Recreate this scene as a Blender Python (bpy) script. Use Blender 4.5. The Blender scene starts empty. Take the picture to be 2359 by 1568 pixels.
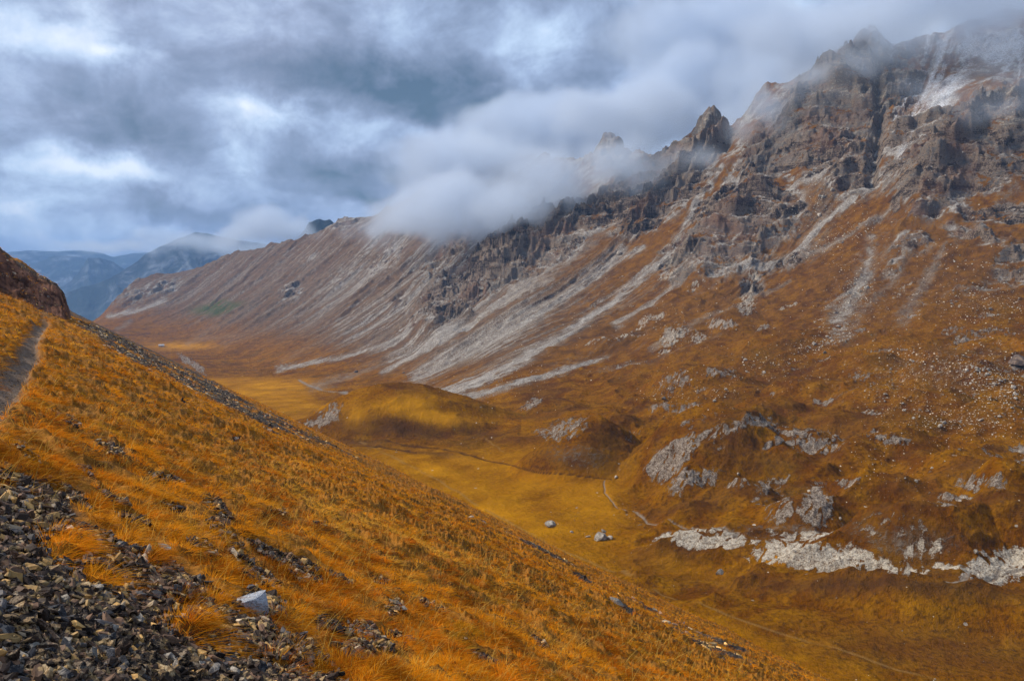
import bpy, math, random
import numpy as np
from math import radians as R_

scene = bpy.context.scene
COL = scene.collection
rng = np.random.default_rng(7)
random.seed(7)

# ------------------------------------------------------------------ noise
def _hash(ix, iy, seed):
    h = (ix.astype(np.int64) * 374761393 + iy.astype(np.int64) * 668265263 + seed * 1442695041) & 0xFFFFFFFF
    h = ((h ^ (h >> 13)) * 1274126177) & 0xFFFFFFFF
    h = ((h ^ (h >> 16)) * 2246822519) & 0xFFFFFFFF
    return (h ^ (h >> 15)) & 0xFFFFFFFF

_GT = np.stack([np.cos(np.arange(256) * 2 * np.pi / 256), np.sin(np.arange(256) * 2 * np.pi / 256)]).astype(np.float32)

def perlin(x, y, seed=0):
    x0 = np.floor(x); y0 = np.floor(y)
    fx = (x - x0).astype(np.float32); fy = (y - y0).astype(np.float32)
    ix = x0.astype(np.int64); iy = y0.astype(np.int64)
    def g(dx, dy):
        k = _hash(ix + dx, iy + dy, seed) & 255
        return _GT[0][k] * (fx - dx) + _GT[1][k] * (fy - dy)
    u = fx * fx * fx * (fx * (fx * 6 - 15) + 10); v = fy * fy * fy * (fy * (fy * 6 - 15) + 10)
    a = g(0, 0); a += u * (g(1, 0) - a)
    b = g(0, 1); b += u * (g(1, 1) - b)
    return (a + v * (b - a)) * 1.5

def fbm(x, y, oct=4, seed=0, gain=0.5, lac=2.03):
    s = 0; a = 1.0; n = 0
    for i in range(oct):
        s = s + a * perlin(x, y, seed + i * 17); n += a
        x = x * lac + 13.7; y = y * lac - 7.3; a *= gain
    return s / n

def ridged(x, y, oct=4, seed=0, gain=0.55, lac=2.1):
    s = 0; a = 1.0; n = 0; w = 1.0
    for i in range(oct):
        r = 1 - np.abs(perlin(x, y, seed + i * 31)) * 1.6
        r = np.clip(r, 0, 1) ** 2
        s = s + a * r * w; n += a
        w = np.clip(r * 1.6, 0, 1)
        x = x * lac + 3.1; y = y * lac + 9.2; a *= gain
    return s / n

def sst(a, b, x):
    t = np.clip((x - a) / (b - a), 0, 1)
    return t * t * (3 - 2 * t)

def lerp(a, b, t):
    return a + (b - a) * t

# ------------------------------------------------------------------ survey frame
# bearings and elevations read off the photograph are written as (u, v) on a 2358 x 1568 sheet
FPX, CU, CV = 1850.0, 1179.0, 784.0
PITCH = math.atan(184 / 1850)
CP, SP = math.cos(PITCH), math.sin(PITCH)

def ray(u, v):
    x = (np.asarray(u, float) - CU) / FPX; y = (CV - np.asarray(v, float)) / FPX
    return x, CP + y * SP, -SP + y * CP           # right, forward, up

def azel(u, v):
    x, f, z = ray(u, v)
    h = np.hypot(x, f)
    return np.arctan2(x, f), z / h                 # azimuth, tan(elevation)

def project(x, y, z):
    f = y * CP - z * SP; up = y * SP + z * CP
    f = np.maximum(f, 1e-3)
    return CU + FPX * x / f, CV - FPX * up / f

def at_d(u, v, d):
    a, t = azel(u, v)
    return d * np.sin(a), d * np.cos(a), d * t

# ------------------------------------------------------------------ scene helpers
def tag(o, label=None, cat=None, group=None, kind=None):
    if label: o['label'] = label
    if cat: o['category'] = cat
    if group: o['group'] = group
    if kind: o['kind'] = kind
    return o

def mesh_obj(name, verts, faces, mat=None, attrs=None, smooth=True, parent=None, fsize=None):
    """verts (n,3); faces (m,k) int array with constant k"""
    verts = np.asarray(verts, np.float32); faces = np.asarray(faces, np.int32)
    me = bpy.data.meshes.new(name)
    n, (m, k) = len(verts), faces.shape
    me.vertices.add(n); me.vertices.foreach_set('co', verts.ravel())
    me.loops.add(m * k); me.loops.foreach_set('vertex_index', faces.ravel())
    me.polygons.add(m)
    me.polygons.foreach_set('loop_start', np.arange(0, m * k, k, dtype=np.int32))
    if smooth is True:
        me.polygons.foreach_set('use_smooth', np.ones(m, bool))
    else:
        me.polygons.foreach_set('use_smooth', np.zeros(m, bool))
    for an, arr in (attrs or {}).items():
        arr = np.asarray(arr, np.float32)
        if arr.ndim == 1:
            at = me.attributes.new(an, 'FLOAT', 'POINT'); at.data.foreach_set('value', arr)
        else:
            if arr.shape[1] == 3: arr = np.concatenate([arr, np.ones((n, 1), np.float32)], 1)
            at = me.attributes.new(an, 'FLOAT_COLOR', 'POINT'); at.data.foreach_set('color', arr.ravel())
    me.update(calc_edges=True)
    if mat: me.materials.append(mat)
    o = bpy.data.objects.new(name, me); COL.objects.link(o)
    if parent: o.parent = parent
    return o

class NT:
    """small node-tree writer"""
    def __init__(s, tree): s.t = tree; s.n = tree.nodes; s.l = tree.links
    def node(s, typ, **kw):
        n = s.n.new(typ)
        for k, v in kw.items():
            if k == 'op': n.operation = v
            elif k == 'inp':
                for a, b in v.items(): s.set(n.inputs[a], b)
            else: setattr(n, k, v)
        return n
    def set(s, sock, val):
        if isinstance(val, bpy.types.NodeSocket): s.l.new(val, sock)
        elif val is not None:
            if isinstance(val, tuple) and sock.type == 'RGBA' and len(val) == 3: val = (*val, 1)
            sock.default_value = val
    def math(s, op, a, b=None, c=None, clamp=False):
        n = s.n.new('ShaderNodeMath'); n.operation = op; n.use_clamp = clamp
        s.set(n.inputs[0], a)
        if b is not None: s.set(n.inputs[1], b)
        if c is not None: s.set(n.inputs[2], c)
        return n.outputs[0]
    def vmath(s, op, a, b=None, scale=None, out=0):
        n = s.n.new('ShaderNodeVectorMath'); n.operation = op
        s.set(n.inputs[0], a)
        if b is not None: s.set(n.inputs[1], b)
        if scale is not None: s.set(n.inputs['Scale'], scale)
        return n.outputs[out]
    def noise(s, vec, scale, detail=4, rough=0.5, dist=0.0, out=0, lac=2.0):
        n = s.n.new('ShaderNodeTexNoise'); n.noise_dimensions = '3D'
        s.set(n.inputs['Vector'], vec); s.set(n.inputs['Scale'], scale); s.set(n.inputs['Detail'], detail)
        s.set(n.inputs['Roughness'], rough); s.set(n.inputs['Distortion'], dist); n.inputs['Lacunarity'].default_value = lac
        return n.outputs[out]
    def mr(s, x, a, b, c=0.0, d=1.0, smooth=False):
        n = s.n.new('ShaderNodeMapRange')
        if smooth: n.interpolation_type = 'SMOOTHSTEP'
        s.set(n.inputs[0], x)
        for i, v in enumerate((a, b, c, d)): s.set(n.inputs[i + 1], v)
        return n.outputs[0]
    def mix(s, f, a, b, mode='MIX'):
        n = s.n.new('ShaderNodeMix'); n.data_type = 'RGBA'; n.blend_type = mode
        s.set(n.inputs[0], f)
        for i, v in ((6, a), (7, b)):
            s.set(n.inputs[i], v if isinstance(v, bpy.types.NodeSocket) else (*v, 1) if len(v) == 3 else v)
        return n.outputs[2]
    def ramp(s, x, stops):
        n = s.n.new('ShaderNodeValToRGB'); cr = n.color_ramp
        while len(cr.elements) < len(stops): cr.elements.new(0.5)
        for e, (p, c) in zip(cr.elements, stops):
            e.position = p; e.color = (*c, 1)
        s.set(n.inputs[0], x)
        return n.outputs[0]
    def attr(s, name, out='Color'):
        n = s.n.new('ShaderNodeAttribute'); n.attribute_name = name
        return n.outputs[out]
    def sep(s, c):
        n = s.n.new('ShaderNodeSeparateColor'); s.set(n.inputs[0], c)
        return n.outputs

def new_mat(name):
    m = bpy.data.materials.new(name); m.use_nodes = True
    m.node_tree.nodes.clear()
    return m, NT(m.node_tree)

def finish(nt, color, rough=0.9, normal=None, spec=0.15):
    b = nt.node('ShaderNodeBsdfPrincipled')
    nt.set(b.inputs['Base Color'], color); nt.set(b.inputs['Roughness'], rough)
    b.inputs['Specular IOR Level'].default_value = spec
    if normal is not None: nt.set(b.inputs['Normal'], normal)
    o = nt.node('ShaderNodeOutputMaterial'); nt.l.new(b.outputs[0], o.inputs[0])
    return b

# ------------------------------------------------------------------ camera
cam = bpy.data.cameras.new('camera'); camo = bpy.data.objects.new('camera', cam); COL.objects.link(camo)
cam.sensor_width = 36; cam.lens = 36 * FPX / 2358
cam.clip_start = 0.05; cam.clip_end = 60000
camo.location = (0, 0, 0); camo.rotation_euler = (math.pi / 2 - PITCH, 0, 0)
scene.camera = camo

def ell(u, v, ru, rv, ang=0.0, U_=None, V_=None):
    if U_ is None: U_, V_ = U, V
    c, s = math.cos(R_(ang)), math.sin(R_(ang))
    du = U_ - u; dv = V_ - v
    a = (du * c + dv * s) / ru; b = (-du * s + dv * c) / rv
    return np.sqrt(a * a + b * b)

def poly_d(pl, U_=None, V_=None):
    """distance to a polyline and the position 0..1 along it"""
    if U_ is None: U_, V_ = U, V
    best = np.full(U_.shape, 1e9); pos = np.zeros(U_.shape)
    L = [math.dist(pl[i][:2], pl[i + 1][:2]) for i in range(len(pl) - 1)]; tot = sum(L); acc = 0
    for i in range(len(pl) - 1):
        (x0, y0), (x1, y1) = pl[i][:2], pl[i + 1][:2]
        dx, dy = x1 - x0, y1 - y0
        t = np.clip(((U_ - x0) * dx + (V_ - y0) * dy) / (dx * dx + dy * dy), 0, 1)
        d = np.hypot(U_ - x0 - t * dx, V_ - y0 - t * dy)
        m = d < best
        best = np.where(m, d, best); pos = np.where(m, (acc + t * L[i]) / tot, pos); acc += L[i]
    return best, pos

SKY_STRENGTH, SUN_STRENGTH, EXPO, VOLB, HAZE = 0.76, 3.4, 0.65, 8, 0.00006
# ------------------------------------------------------------------ far terrain: valley and mountain
# (u, v, z=height) floor marks and (u, v, d=distance) slope marks
FZ = [(1500,1700,-100),(1900,1700,-100),(2358,1700,-102),(2358,1568,-105),(1800,1568,-106),(1800,1400,-108),(2358,1400,-104),(1500,1400,-112),(2050,1400,-106),
      (1200,1400,-114),(900,1300,-118),(1250,1210,-115),(1550,1210,-111),(1450,1120,-113),(1000,1100,-118),(1250,1080,-117),(1000,1010,-124),(800,1000,-128),(1150,990,-120),(650,1010,-150),
      (1250,930,-125),(740,955,-150),(600,930,-160),(850,915,-158),(970,925,-148),(550,880,-185),(700,880,-182),(760,905,-168),(480,840,-205),(400,815,-215),(350,800,-225),(480,800,-222),(380,850,-200),
      (1450,950,-112),(1650,1130,-106),(1800,1230,-104),(2100,1300,-102),(2358,1290,-98)]
FD = [(2358,1180,330),(2358,1100,385),(2358,1000,480),(2358,920,570),(2358,850,670),(2358,750,790),(2358,650,900),(2358,550,990),(2358,450,1075),(2358,370,1130),(2358,270,1185),(2358,180,1330),(2358,110,1480),(2358,30,1600),
      (2080,1130,372),(2080,1000,470),(2080,900,590),(2080,800,720),(2080,700,850),(2080,600,960),(2080,500,1060),(2080,400,1150),(2080,300,1240),(2080,200,1380),(2080,100,1520),
      (1800,1100,390),(1800,1000,470),(1800,930,560),(1800,850,690),(1800,750,840),(1800,650,980),(1800,550,1110),(1800,450,1210),(1800,350,1310),(1800,250,1420),(1800,190,1480),
      (1600,1060,425),(1600,960,530),(1600,900,640),(1600,800,800),(1600,700,960),(1600,600,1120),(1600,500,1240),(1600,400,1370),(1600,300,1520),
      (1400,1000,480),(1400,940,600),(1400,850,800),(1400,750,970),(1400,650,1150),(1400,550,1310),(1400,470,1420),(1400,380,1600),(1400,300,1750),
      (1200,880,790),(1200,800,940),(1200,700,1170),(1200,600,1400),(1200,540,1520),(1200,450,1750),(1200,360,1950),
      (1000,850,1080),(1000,780,1280),(1000,700,1500),(1000,600,1800),(1000,520,2000),(1000,430,2250),
      (850,860,1230),(850,780,1520),(850,700,1800),(850,600,2150),(850,500,2600),
      (700,850,1450),(700,780,1800),(700,700,2150),(700,620,2480),(700,550,2800),
      (560,840,1720),(560,780,2100),(560,700,2500),(560,640,2800),(560,580,3050),
      (450,780,2400),(450,720,2750),(450,660,3050),(450,622,3300),
      (340,770,2600),(340,720,2950),(330,680,3200),(330,642,3350),
      (260,750,2750),(262,692,3350)]
RIDGE = [(100,760,3300),(200,745,3350),(240,728,3400),(262,690,3400),(300,655,3400),(345,636,3400),(450,620,3350),(520,590,3200),(600,568,3000),(680,550,2850),(760,515,2720),(800,497,2640),(850,490,2600),
         (920,460,2480),(1000,425,2300),(1100,390,2130),(1200,380,1960),(1300,355,1830),(1375,350,1760),(1420,335,1730),(1480,335,1690),(1540,350,1640),(1600,305,1600),(1640,285,1570),(1690,290,1540),(1760,205,1500),(1800,180,1490),(1900,150,1490),
         (1990,118,1500),(2060,108,1530),(2150,80,1560),(2260,35,1600),(2358,15,1640),(2500,-20,1700),(2700,-40,1800)]
pts = []
for u, v, z in FZ:
    a, t = azel(u, v); pts.append((float(a), math.log(z / t), z))
for u, v, d in FD:
    a, t = azel(u, v); pts.append((float(a), math.log(d), d * t))
for u, v, d in RIDGE:
    a, t = azel(u, v); pts.append((float(a), math.log(d), d * t))
pts.append((0.75, math.log(300), -100)); pts.append((0.75, math.log(1000), 30)); pts.append((-0.6, math.log(1000), -215)); pts.append((-0.75, math.log(2500), -260))
pts.append((-0.7, math.log(400), -170)); pts.append((-0.75, math.log(1500), -240)); pts.append((0.0, math.log(240), -114)); pts.append((-0.5, math.log(230), -125))
P = np.array(pts); SC = 2.2
PX = np.stack([P[:, 0] * SC, P[:, 1]], 1)
def _phi(r2): return 0.5 * r2 * np.log(r2 + 1e-12)
D2 = ((PX[:, None] - PX[None]) ** 2).sum(-1)
n = len(P); A = np.zeros((n + 3, n + 3)); A[:n, :n] = _phi(D2) - np.eye(n) * 0.0012 * -1
A[:n, n] = 1; A[:n, n + 1:] = PX; A[n:, :n] = A[:n, n:].T
W = np.linalg.solve(A, np.concatenate([P[:, 2], np.zeros(3)]))
AZ0, AZ1, LR0, LR1 = -0.80, 0.80, math.log(160), math.log(5200)
NA, NR = 321, 361
ga = np.linspace(AZ0, AZ1, NA); gl = np.linspace(LR0, LR1, NR)
GA, GL = np.meshgrid(ga, gl, indexing='ij')
q = np.stack([GA.ravel() * SC, GL.ravel()], 1)
Z = W[n] + q @ W[n + 1:]
for i in range(n):
    Z += W[i] * _phi(((q - PX[i]) ** 2).sum(1))
ZB = Z.reshape(NA, NR)
# the crest: behind it the ground falls away
rp = np.array([(float(azel(u, v)[0]), d, d * float(azel(u, v)[1])) for u, v, d in RIDGE])
def crest(az):
    return np.interp(az, rp[:, 0], rp[:, 1]), np.interp(az, rp[:, 0], rp[:, 2])
def bilin(az, lr):
    i = np.clip((az - AZ0) / (AZ1 - AZ0) * (NA - 1), 0, NA - 1.001); j = np.clip((lr - LR0) / (LR1 - LR0) * (NR - 1), 0, NR - 1.001)
    i0 = i.astype(int); j0 = j.astype(int); fi = i - i0; fj = j - j0
    return (ZB[i0, j0] * (1 - fi) * (1 - fj) + ZB[i0 + 1, j0] * fi * (1 - fj) + ZB[i0, j0 + 1] * (1 - fi) * fj + ZB[i0 + 1, j0 + 1] * fi * fj)
def base_h(az, r):
    rc, zc = crest(az)
    z = bilin(az, np.log(np.minimum(r, rc)))
    over = np.maximum(r - rc, 0)
    fall = np.maximum(zc - 0.75 * over, -330) - zc
    return z + fall
def pick(u, v):
    """where the sight line (u, v) meets the bare ground: azimuth, distance"""
    a, t = azel(u, v); a = float(a); t = float(t)
    rr = np.exp(np.linspace(math.log(200), math.log(4000), 4000))
    z = base_h(np.full_like(rr, a), rr)
    k = np.nonzero(z >= rr * t)[0]
    return a, float(rr[k[0]]) if len(k) else 3000.0

# adaptive polar grid
NAZ, NROW = 1500, 1150
az_c = np.linspace(-0.66, 0.68, NAZ)
r_out = np.zeros((NAZ, NROW))
for i, a in enumerate(az_c):
    rc = float(crest(a)[0])
    rr = np.exp(np.linspace(math.log(200), math.log(rc * 1.02), 1500))
    z = base_h(np.full_like(rr, a), rr)
    th = np.arctan(z / rr)
    w = np.abs(np.diff(th)) * 1150 + np.diff(np.log(rr)) * 90
    c = np.concatenate([[0], np.cumsum(w)]); c /= c[-1]
    r_out[i, :NROW - 30] = np.interp(np.linspace(0, 1, NROW - 30), c, rr)
    r_out[i, NROW - 30:] = rc * 1.02 + np.linspace(0.02, 1, 30) ** 1.5 * 700
k = np.ones(41) / 41
for j in range(NROW):                                  # keep neighbouring rays in step
    col = np.pad(r_out[:, j], 20, mode='edge'); r_out[:, j] = np.convolve(col, k, 'valid')
AZ = np.repeat(az_c[:, None], NROW, 1); RR = r_out
X = RR * np.sin(AZ); Y = RR * np.cos(AZ); Z0 = base_h(AZ, RR)
U, V = project(X, Y, Z0)
# fall lines: every point is carried uphill over the bare ground to find where on the chain it hangs
CT = np.array([-0.676, 0.737]); CS = np.array([0.737, 0.676])
cr = np.exp(GL); cx_g = cr * np.sin(GA); cy_g = cr * np.cos(GA)
rcg, zcg = crest(GA)
def grad_base(x, y):
    e = 14.0
    def h(a, b):
        az = np.arctan2(a, b); r = np.hypot(a, b); return bilin(np.clip(az, AZ0, AZ1), np.log(np.clip(r, 170, 5000)))
    return (h(x + e, y) - h(x - e, y)) / (2 * e), (h(x, y + e) - h(x, y - e)) / (2 * e)
px_, py_ = cx_g.copy(), cy_g.copy(); run = np.zeros_like(px_)
for it in range(95):
    r_ = np.hypot(px_, py_); a_ = np.arctan2(px_, py_)
    live = (r_ < crest(a_)[0]) & (it * 22 < 2100)
    gx_, gy_ = grad_base(px_, py_); gx_ += 0.10 * CS[0]; gy_ += 0.10 * CS[1]
    gm = np.hypot(gx_, gy_) + 1e-6
    px_ = np.where(live, px_ + 22 * gx_ / gm, px_); py_ = np.where(live, py_ + 22 * gy_ / gm, py_); run += live * 22.0
TG = px_ * CT[0] + py_ * CT[1]
def bil2(G_, az, lr):
    i = np.clip((az - AZ0) / (AZ1 - AZ0) * (NA - 1), 0, NA - 1.001); j = np.clip((lr - LR0) / (LR1 - LR0) * (NR - 1), 0, NR - 1.001)
    i0 = i.astype(int); j0 = j.astype(int); fi = i - i0; fj = j - j0
    return (G_[i0, j0] * (1 - fi) * (1 - fj) + G_[i0 + 1, j0] * fi * (1 - fj) + G_[i0, j0 + 1] * (1 - fi) * fj + G_[i0 + 1, j0 + 1] * fi * fj)
LRr = np.log(np.minimum(RR, crest(AZ)[0]))
T = bil2(TG, AZ, LRr); S = bil2(run, AZ, LRr)
wx = fbm(X / 90, Y / 90, 3, 5); wy = fbm(X / 90, Y / 90, 3, 9)
foot = np.interp(U, [240, 400, 700, 970, 1200, 1500, 1800, 2358], [760, 800, 855, 912, 905, 870, 815, 740])
MT = sst(-10, 130, foot - V)                           # 0 in the valley, 1 on the mountain

# --- knolls: (u, v of the middle, half width px, half depth m, height m, sharpness)
KN = [(905,985,245,52,28,1.0),(1335,1060,140,26,19,1.0),(1640,1055,175,34,22,1.0),(1850,1040,110,22,11,1.0),(1700,985,110,25,9,1),
      (1850,1195,90,14,9,1.0),(1720,1150,70,12,5,1),(2100,1250,175,20,14,1.2),(1650,1262,190,9,4.5,1),(1930,1276,230,11,4.6,1.0),(2170,1330,120,10,3.5,1),(2150,1390,440,13,6,1),(1650,1420,260,10,1.5,1),
      (1590,885,100,30,13,1),(1260,945,80,24,7,1),(1560,945,90,22,7,1),(2050,1035,100,22,8,1),(2310,1135,90,20,10,1),(1560,1130,60,12,5,1),(1480,925,60,24,5,1),
      (2060,985,120,24,6,1),(1900,975,100,24,6,1),(2220,1080,110,20,6,1),(2000,1130,90,14,6,1),(1600,1400,160,9,2,1),(2290,970,90,26,7,1),
      (1550,770,80,36,10,1),(1680,742,60,30,9,1),(1780,790,90,36,8,1),(1980,850,110,34,9,1),(2200,860,120,34,9,1),(1400,790,70,30,7,1),(690,985,50,26,6,1),(1500,1010,50,16,7,1),(1810,1085,90,16,8,1),(1970,1060,70,16,7,1),(2160,1190,70,12,6,1),(1570,1190,80,9,3,1),(2330,1210,80,14,8,1),(1420,985,60,22,7,1),(1760,950,80,22,8,1),(2120,930,90,24,6,1),(2000,920,80,24,6,1),(1850,900,100,26,7,1),(1700,905,70,26,7,1)]
KNZ = np.zeros_like(Z0); KNM = np.zeros_like(Z0)
for (u, v, hw, dep, h, sh) in KN:
    a, d = pick(u, v)
    cx, cy = d * math.sin(a), d * math.cos(a)
    rx = hw / FPX * d * math.cos(a)
    ex, ey = math.cos(a), -math.sin(a)
    p = (X - cx) * ex + (Y - cy) * ey; q_ = (X - cx) * -ey * 1.0 * -1 + (Y - cy) * ex
    q_ = (X - cx) * math.sin(a) + (Y - cy) * math.cos(a)
    rr2 = (p / rx + 0.18 * wx) ** 2 + (q_ / dep + 0.18 * wy) ** 2
    b = np.clip(1 - rr2 / 1.6, 0, 1) ** 1.35
    KNZ = np.maximum(KNZ, h * 1.22 * b) + 0.25 * np.minimum(KNZ, h * b); KNM = np.maximum(KNM, b)

U, V = project(X, Y, Z0 + KNZ)                        # marks below are read on the ground with its knolls

# --- bare rock: (u, v, ru, rv, tilt, strength)
ROCK = [(1050,690,85,40,-40,1.2),(1010,715,35,40,-60,1.2),(1140,620,75,48,-30,1.3),(1220,570,90,60,-35,1.4),(1275,540,60,60,10,1.5),(1380,480,120,40,-35,1.2),(1480,430,100,55,-35,1.2),(1560,400,70,50,-40,1.2),
        (1640,300,35,55,0,1.5),(1400,310,60,60,0,1.4),(1600,590,75,50,-10,1.3),(1700,540,110,65,-35,1.3),(1770,480,70,60,20,1.2),(1640,470,60,30,-40,1.0),(1480,500,80,30,-30,0.9),
        (1790,330,90,60,-50,1.2),(1880,260,90,80,-45,1.5),(1960,200,90,90,-45,1.5),(1940,320,90,50,-30,1.4),(1960,390,50,50,0,1.1),(2070,190,60,50,30,1.2),(2110,290,70,26,-25,0.9),(2220,230,60,12,-20,0.6),
        (2100,370,80,30,-35,1.0),(2180,400,90,70,-20,1.3),(2270,330,100,80,-10,1.5),(2358,320,60,80,0,1.5),(2130,450,50,50,-10,1.1),(2300,480,110,24,0,1.0),(2240,540,70,20,20,0.8),(2350,600,60,60,0,0.8),
        (1730,655,30,22,-40,1.0),(1820,590,60,20,-30,0.7),(290,690,45,22,-20,1.2),(370,660,50,16,-8,0.9),(670,668,30,22,-30,0.9),(800,505,45,14,-20,1.2),(880,600,80,40,-40,0.55),(1000,620,60,40,-40,0.6),
        (780,640,90,30,-35,0.5),(930,700,40,30,-40,0.5),(2100,560,50,24,0,0.7),(2240,660,80,20,-10,0.6),(2060,600,30,60,20,0.5),(2110,110,50,22,-20,0.9),(2260,100,60,14,-20,0.6),
        (1050,560,60,40,-40,0.7),(720,590,60,12,-35,0.5),(640,620,50,10,-35,0.4)]
OUT = [(1535,1068,44,30,-30,1.3),(1590,1030,50,26,-30,1.15),(1660,995,60,18,-18,1.1),(1500,1080,18,14,0,1),(1750,975,60,14,0,0.8),(1600,1105,60,24,-20,1.05),(1690,1115,40,14,0,.8),(1800,1020,50,10,-10,1.1),(1890,1018,60,22,-5,1.1),(1850,985,70,10,0,0.8),(1300,985,55,18,-20,0.9),(1250,995,30,12,0,.7),
       (1880,1160,34,40,20,1.15),(1800,1170,50,26,-20,0.8),(1780,1110,50,18,-20,0.8),(1960,1115,34,10,0,1.0),(1740,1150,30,12,0,.8),(1620,1240,100,13,-4,1.5),(1870,1276,125,24,4,1.7),(2010,1284,80,24,22,1.6),(1800,1250,60,20,0,1.2),(1900,1290,110,12,3,1.5),(1880,1228,40,10,0,1.3),(2110,1300,40,12,15,0.8),(2000,1205,90,26,10,0.5),
       (2080,1200,90,26,10,0.6),(2310,1300,90,36,-12,1.4),(2200,1306,70,9,22,0.95),(2280,1110,70,20,0,0.9),(2350,1030,30,20,0,.8),(2050,1010,60,14,0,0.8),(2180,1140,60,8,8,0.8),
       (1560,880,60,24,-20,0.8),(1660,860,40,14,0,.8),(1225,930,30,12,-20,1.0),(1530,935,50,10,0,.8),(1600,930,60,10,0,.6),(755,955,38,20,-30,1.1),(720,970,26,10,-30,1),(1550,770,40,22,-40,.9),(1665,745,34,14,0,1),(1600,780,60,14,-20,.6),
       (2250,770,80,14,-20,.7),(2200,850,60,10,0,.6),(2345,835,22,14,0,1.2),(1720,700,26,20,-50,0.8),(700,985,60,8,25,.8),(430,830,26,8,35,1),(455,845,30,8,40,.9),(1420,780,50,12,-20,.5),(1460,1000,24,8,0,.6)]
rn = fbm(X / 22, Y / 22, 5, 21, 0.6)
rn2 = fbm(T / 14, S / 40 + Z0 / 20, 4, 23, 0.6)
def blobs(lst, soft=0.55):
    f = np.zeros_like(Z0)
    for (u, v, ru, rv, an, st) in lst:
        e = ell(u, v, ru, rv, an)
        f = np.maximum(f, st * np.exp(-(e ** 2.6) * 0.7))
    return f
RF = blobs(ROCK); OF = blobs(OUT)
high = sst(560, 330, V + 0.12 * (U - 1700)) * sst(1100, 1300, U)
RW = sst(0.22, 0.95, RF + 0.30 * rn + 0.06 * high)            # how craggy the ground is
strk = 0.6 * fbm((X * 0.8 - Y * 0.6) / 3.0, (X * 0.6 + Y * 0.8) / 4.5, 5, 63, 0.7) + 0.6 * (ridged(X / 7, Y / 7, 4, 64, 0.6) - 0.45)
OF = np.maximum(OF, 0.62 * sst(0.10, 0.42, fbm(X / 46 + 0.5 * wx, Y / 30, 4, 65, 0.55)) * sst(1150, 1450, U) * sst(1330, 1240, V) * sst(560, 640, V))
bx = (X * 0.80 - Y * 0.60); by = (X * 0.60 + Y * 0.80)
crk = ridged(bx / 6.5 + 0.4 * wx, by / 15 + 0.3 * wy, 4, 66, 0.62)
outc = sst(0.22, 0.80, np.minimum(OF, 1.25) * 1.0 - 1.05 * sst(0.38, 0.85, crk) * (1 - 0.35 * sst(1.1, 1.6, OF)) + 0.75 * strk * np.clip(OF * 2, 0, 1) + 0.62 * rn * np.clip(OF * 2, 0.3, 1) + 0.42 * fbm(X / 4.5 + Y / 9, Y / 3.5 - X / 12, 4, 61, 0.65) * np.clip(OF * 2, 0, 1) - 0.02)
# --- scree chutes: polylines top to bottom with half widths (px)
SCREE = [([(1610,430),(1590,490),(1545,570),(1480,625),(1400,690),(1290,770),(1180,835),(1080,885),(985,918)], 6, 24, 1.0),
         ([(1430,570),(1380,620),(1290,680),(1190,730),(1080,800),(960,870)], 16, 22, 0.85),
         ([(1480,560),(1340,650),(1230,720),(1110,790)], 7, 12, 0.9),
         ([(1400,818),(1290,855),(1180,885),(1060,915),(990,920)], 6, 13, 1.0),
         ([(940,765),(860,800),(760,828),(640,848)], 6, 7, 0.9),
         ([(1180,640),(1080,740),(930,820),(790,870),(720,890)], 6, 12, 0.6),
         ([(1060,640),(980,690),(900,760),(800,815)], 7, 8, 0.5),
         ([(960,620),(870,700),(780,770),(650,830)], 8, 10, 0.35),
         ([(860,600),(780,700),(700,760)], 10, 14, 0.35),
         ([(740,590),(660,680),(560,770),(520,790)], 8, 14, 0.35),
         ([(640,640),(560,720),(450,780)], 8, 12, 0.4),
         ([(2020,170),(2022,280),(2005,400),(1960,450),(1890,510),(1850,560),(1780,600),(1640,640)], 6, 14, 1.0),
         ([(1700,560),(1640,610),(1560,640),(1500,690),(1420,740)], 5, 12, 0.8),([(1330,540),(1290,600),(1220,660),(1130,720),(1040,770),(900,830)], 8, 12, 0.9),([(1820,640),(1700,700),(1600,740),(1500,800)], 4, 9, 0.55),([(2180,560),(2120,660),(2080,730)], 8, 20, 0.6),([(2340,420),(2260,500),(2200,560)], 6, 10, 0.5),([(1360,560),(1240,640),(1130,720),(1010,800),(880,858)], 5, 9, 0.9),
         ([(1900,350),(1905,430),(1890,500),(1860,550)], 26, 34, 0.55),
         ([(2150,410),(2060,480),(1950,530),(1850,580),(1740,620)], 5, 9, 0.7),
         ([(2010,540),(2000,600),(1970,680),(1930,740)], 14, 30, 0.85),
         ([(2110,560),(2060,640),(2000,700),(1940,780)], 6, 16, 0.5),
         ([(2080,250),(2150,200),(2250,150),(2358,110)], 18, 26, 0.6),
         ([(1560,400),(1500,470),(1440,530)], 6, 9, 0.5),
         ([(380,690),(320,712),(250,728)], 8, 6, 0.9),
         ([(300,740),(270,760)], 7, 7, 0.6),([(560,770),(470,780),(430,790)],9,9,.4),
         ([(1660,770),(1500,830),(1380,850)], 4, 7, 0.35),
         ([(1100,560),(1010,640),(930,700)], 10, 14, 0.4)]
st1 = fbm(T / 10 + 0.15 * wx, S / 260, 4, 51, 0.62)
st2 = fbm(T / 3.6 + 0.3 * wx, S / 150, 3, 53, 0.62)
st3 = fbm(T / 38, S / 600, 3, 55, 0.6)
scree = np.zeros_like(Z0)
for pl, w0, w1, s_ in SCREE:
    d, pos = poly_d(pl)
    w = w0 + (w1 - w0) * pos
    scree = np.maximum(scree, s_ * (sst(1.9, -0.1, d / w + 1.3 * st1 + 0.9 * st2 + 0.5 * rn)))
fade = sst(1560, 1000, U)
gen = MT * sst(-0.12, 0.40, 0.8 * st1 + 0.6 * st2 + 0.7 * st3 + 0.16 * fade - 0.06 - 0.10 * sst(1300, 1700, U)) * (0.50 + 0.40 * fade)
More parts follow.
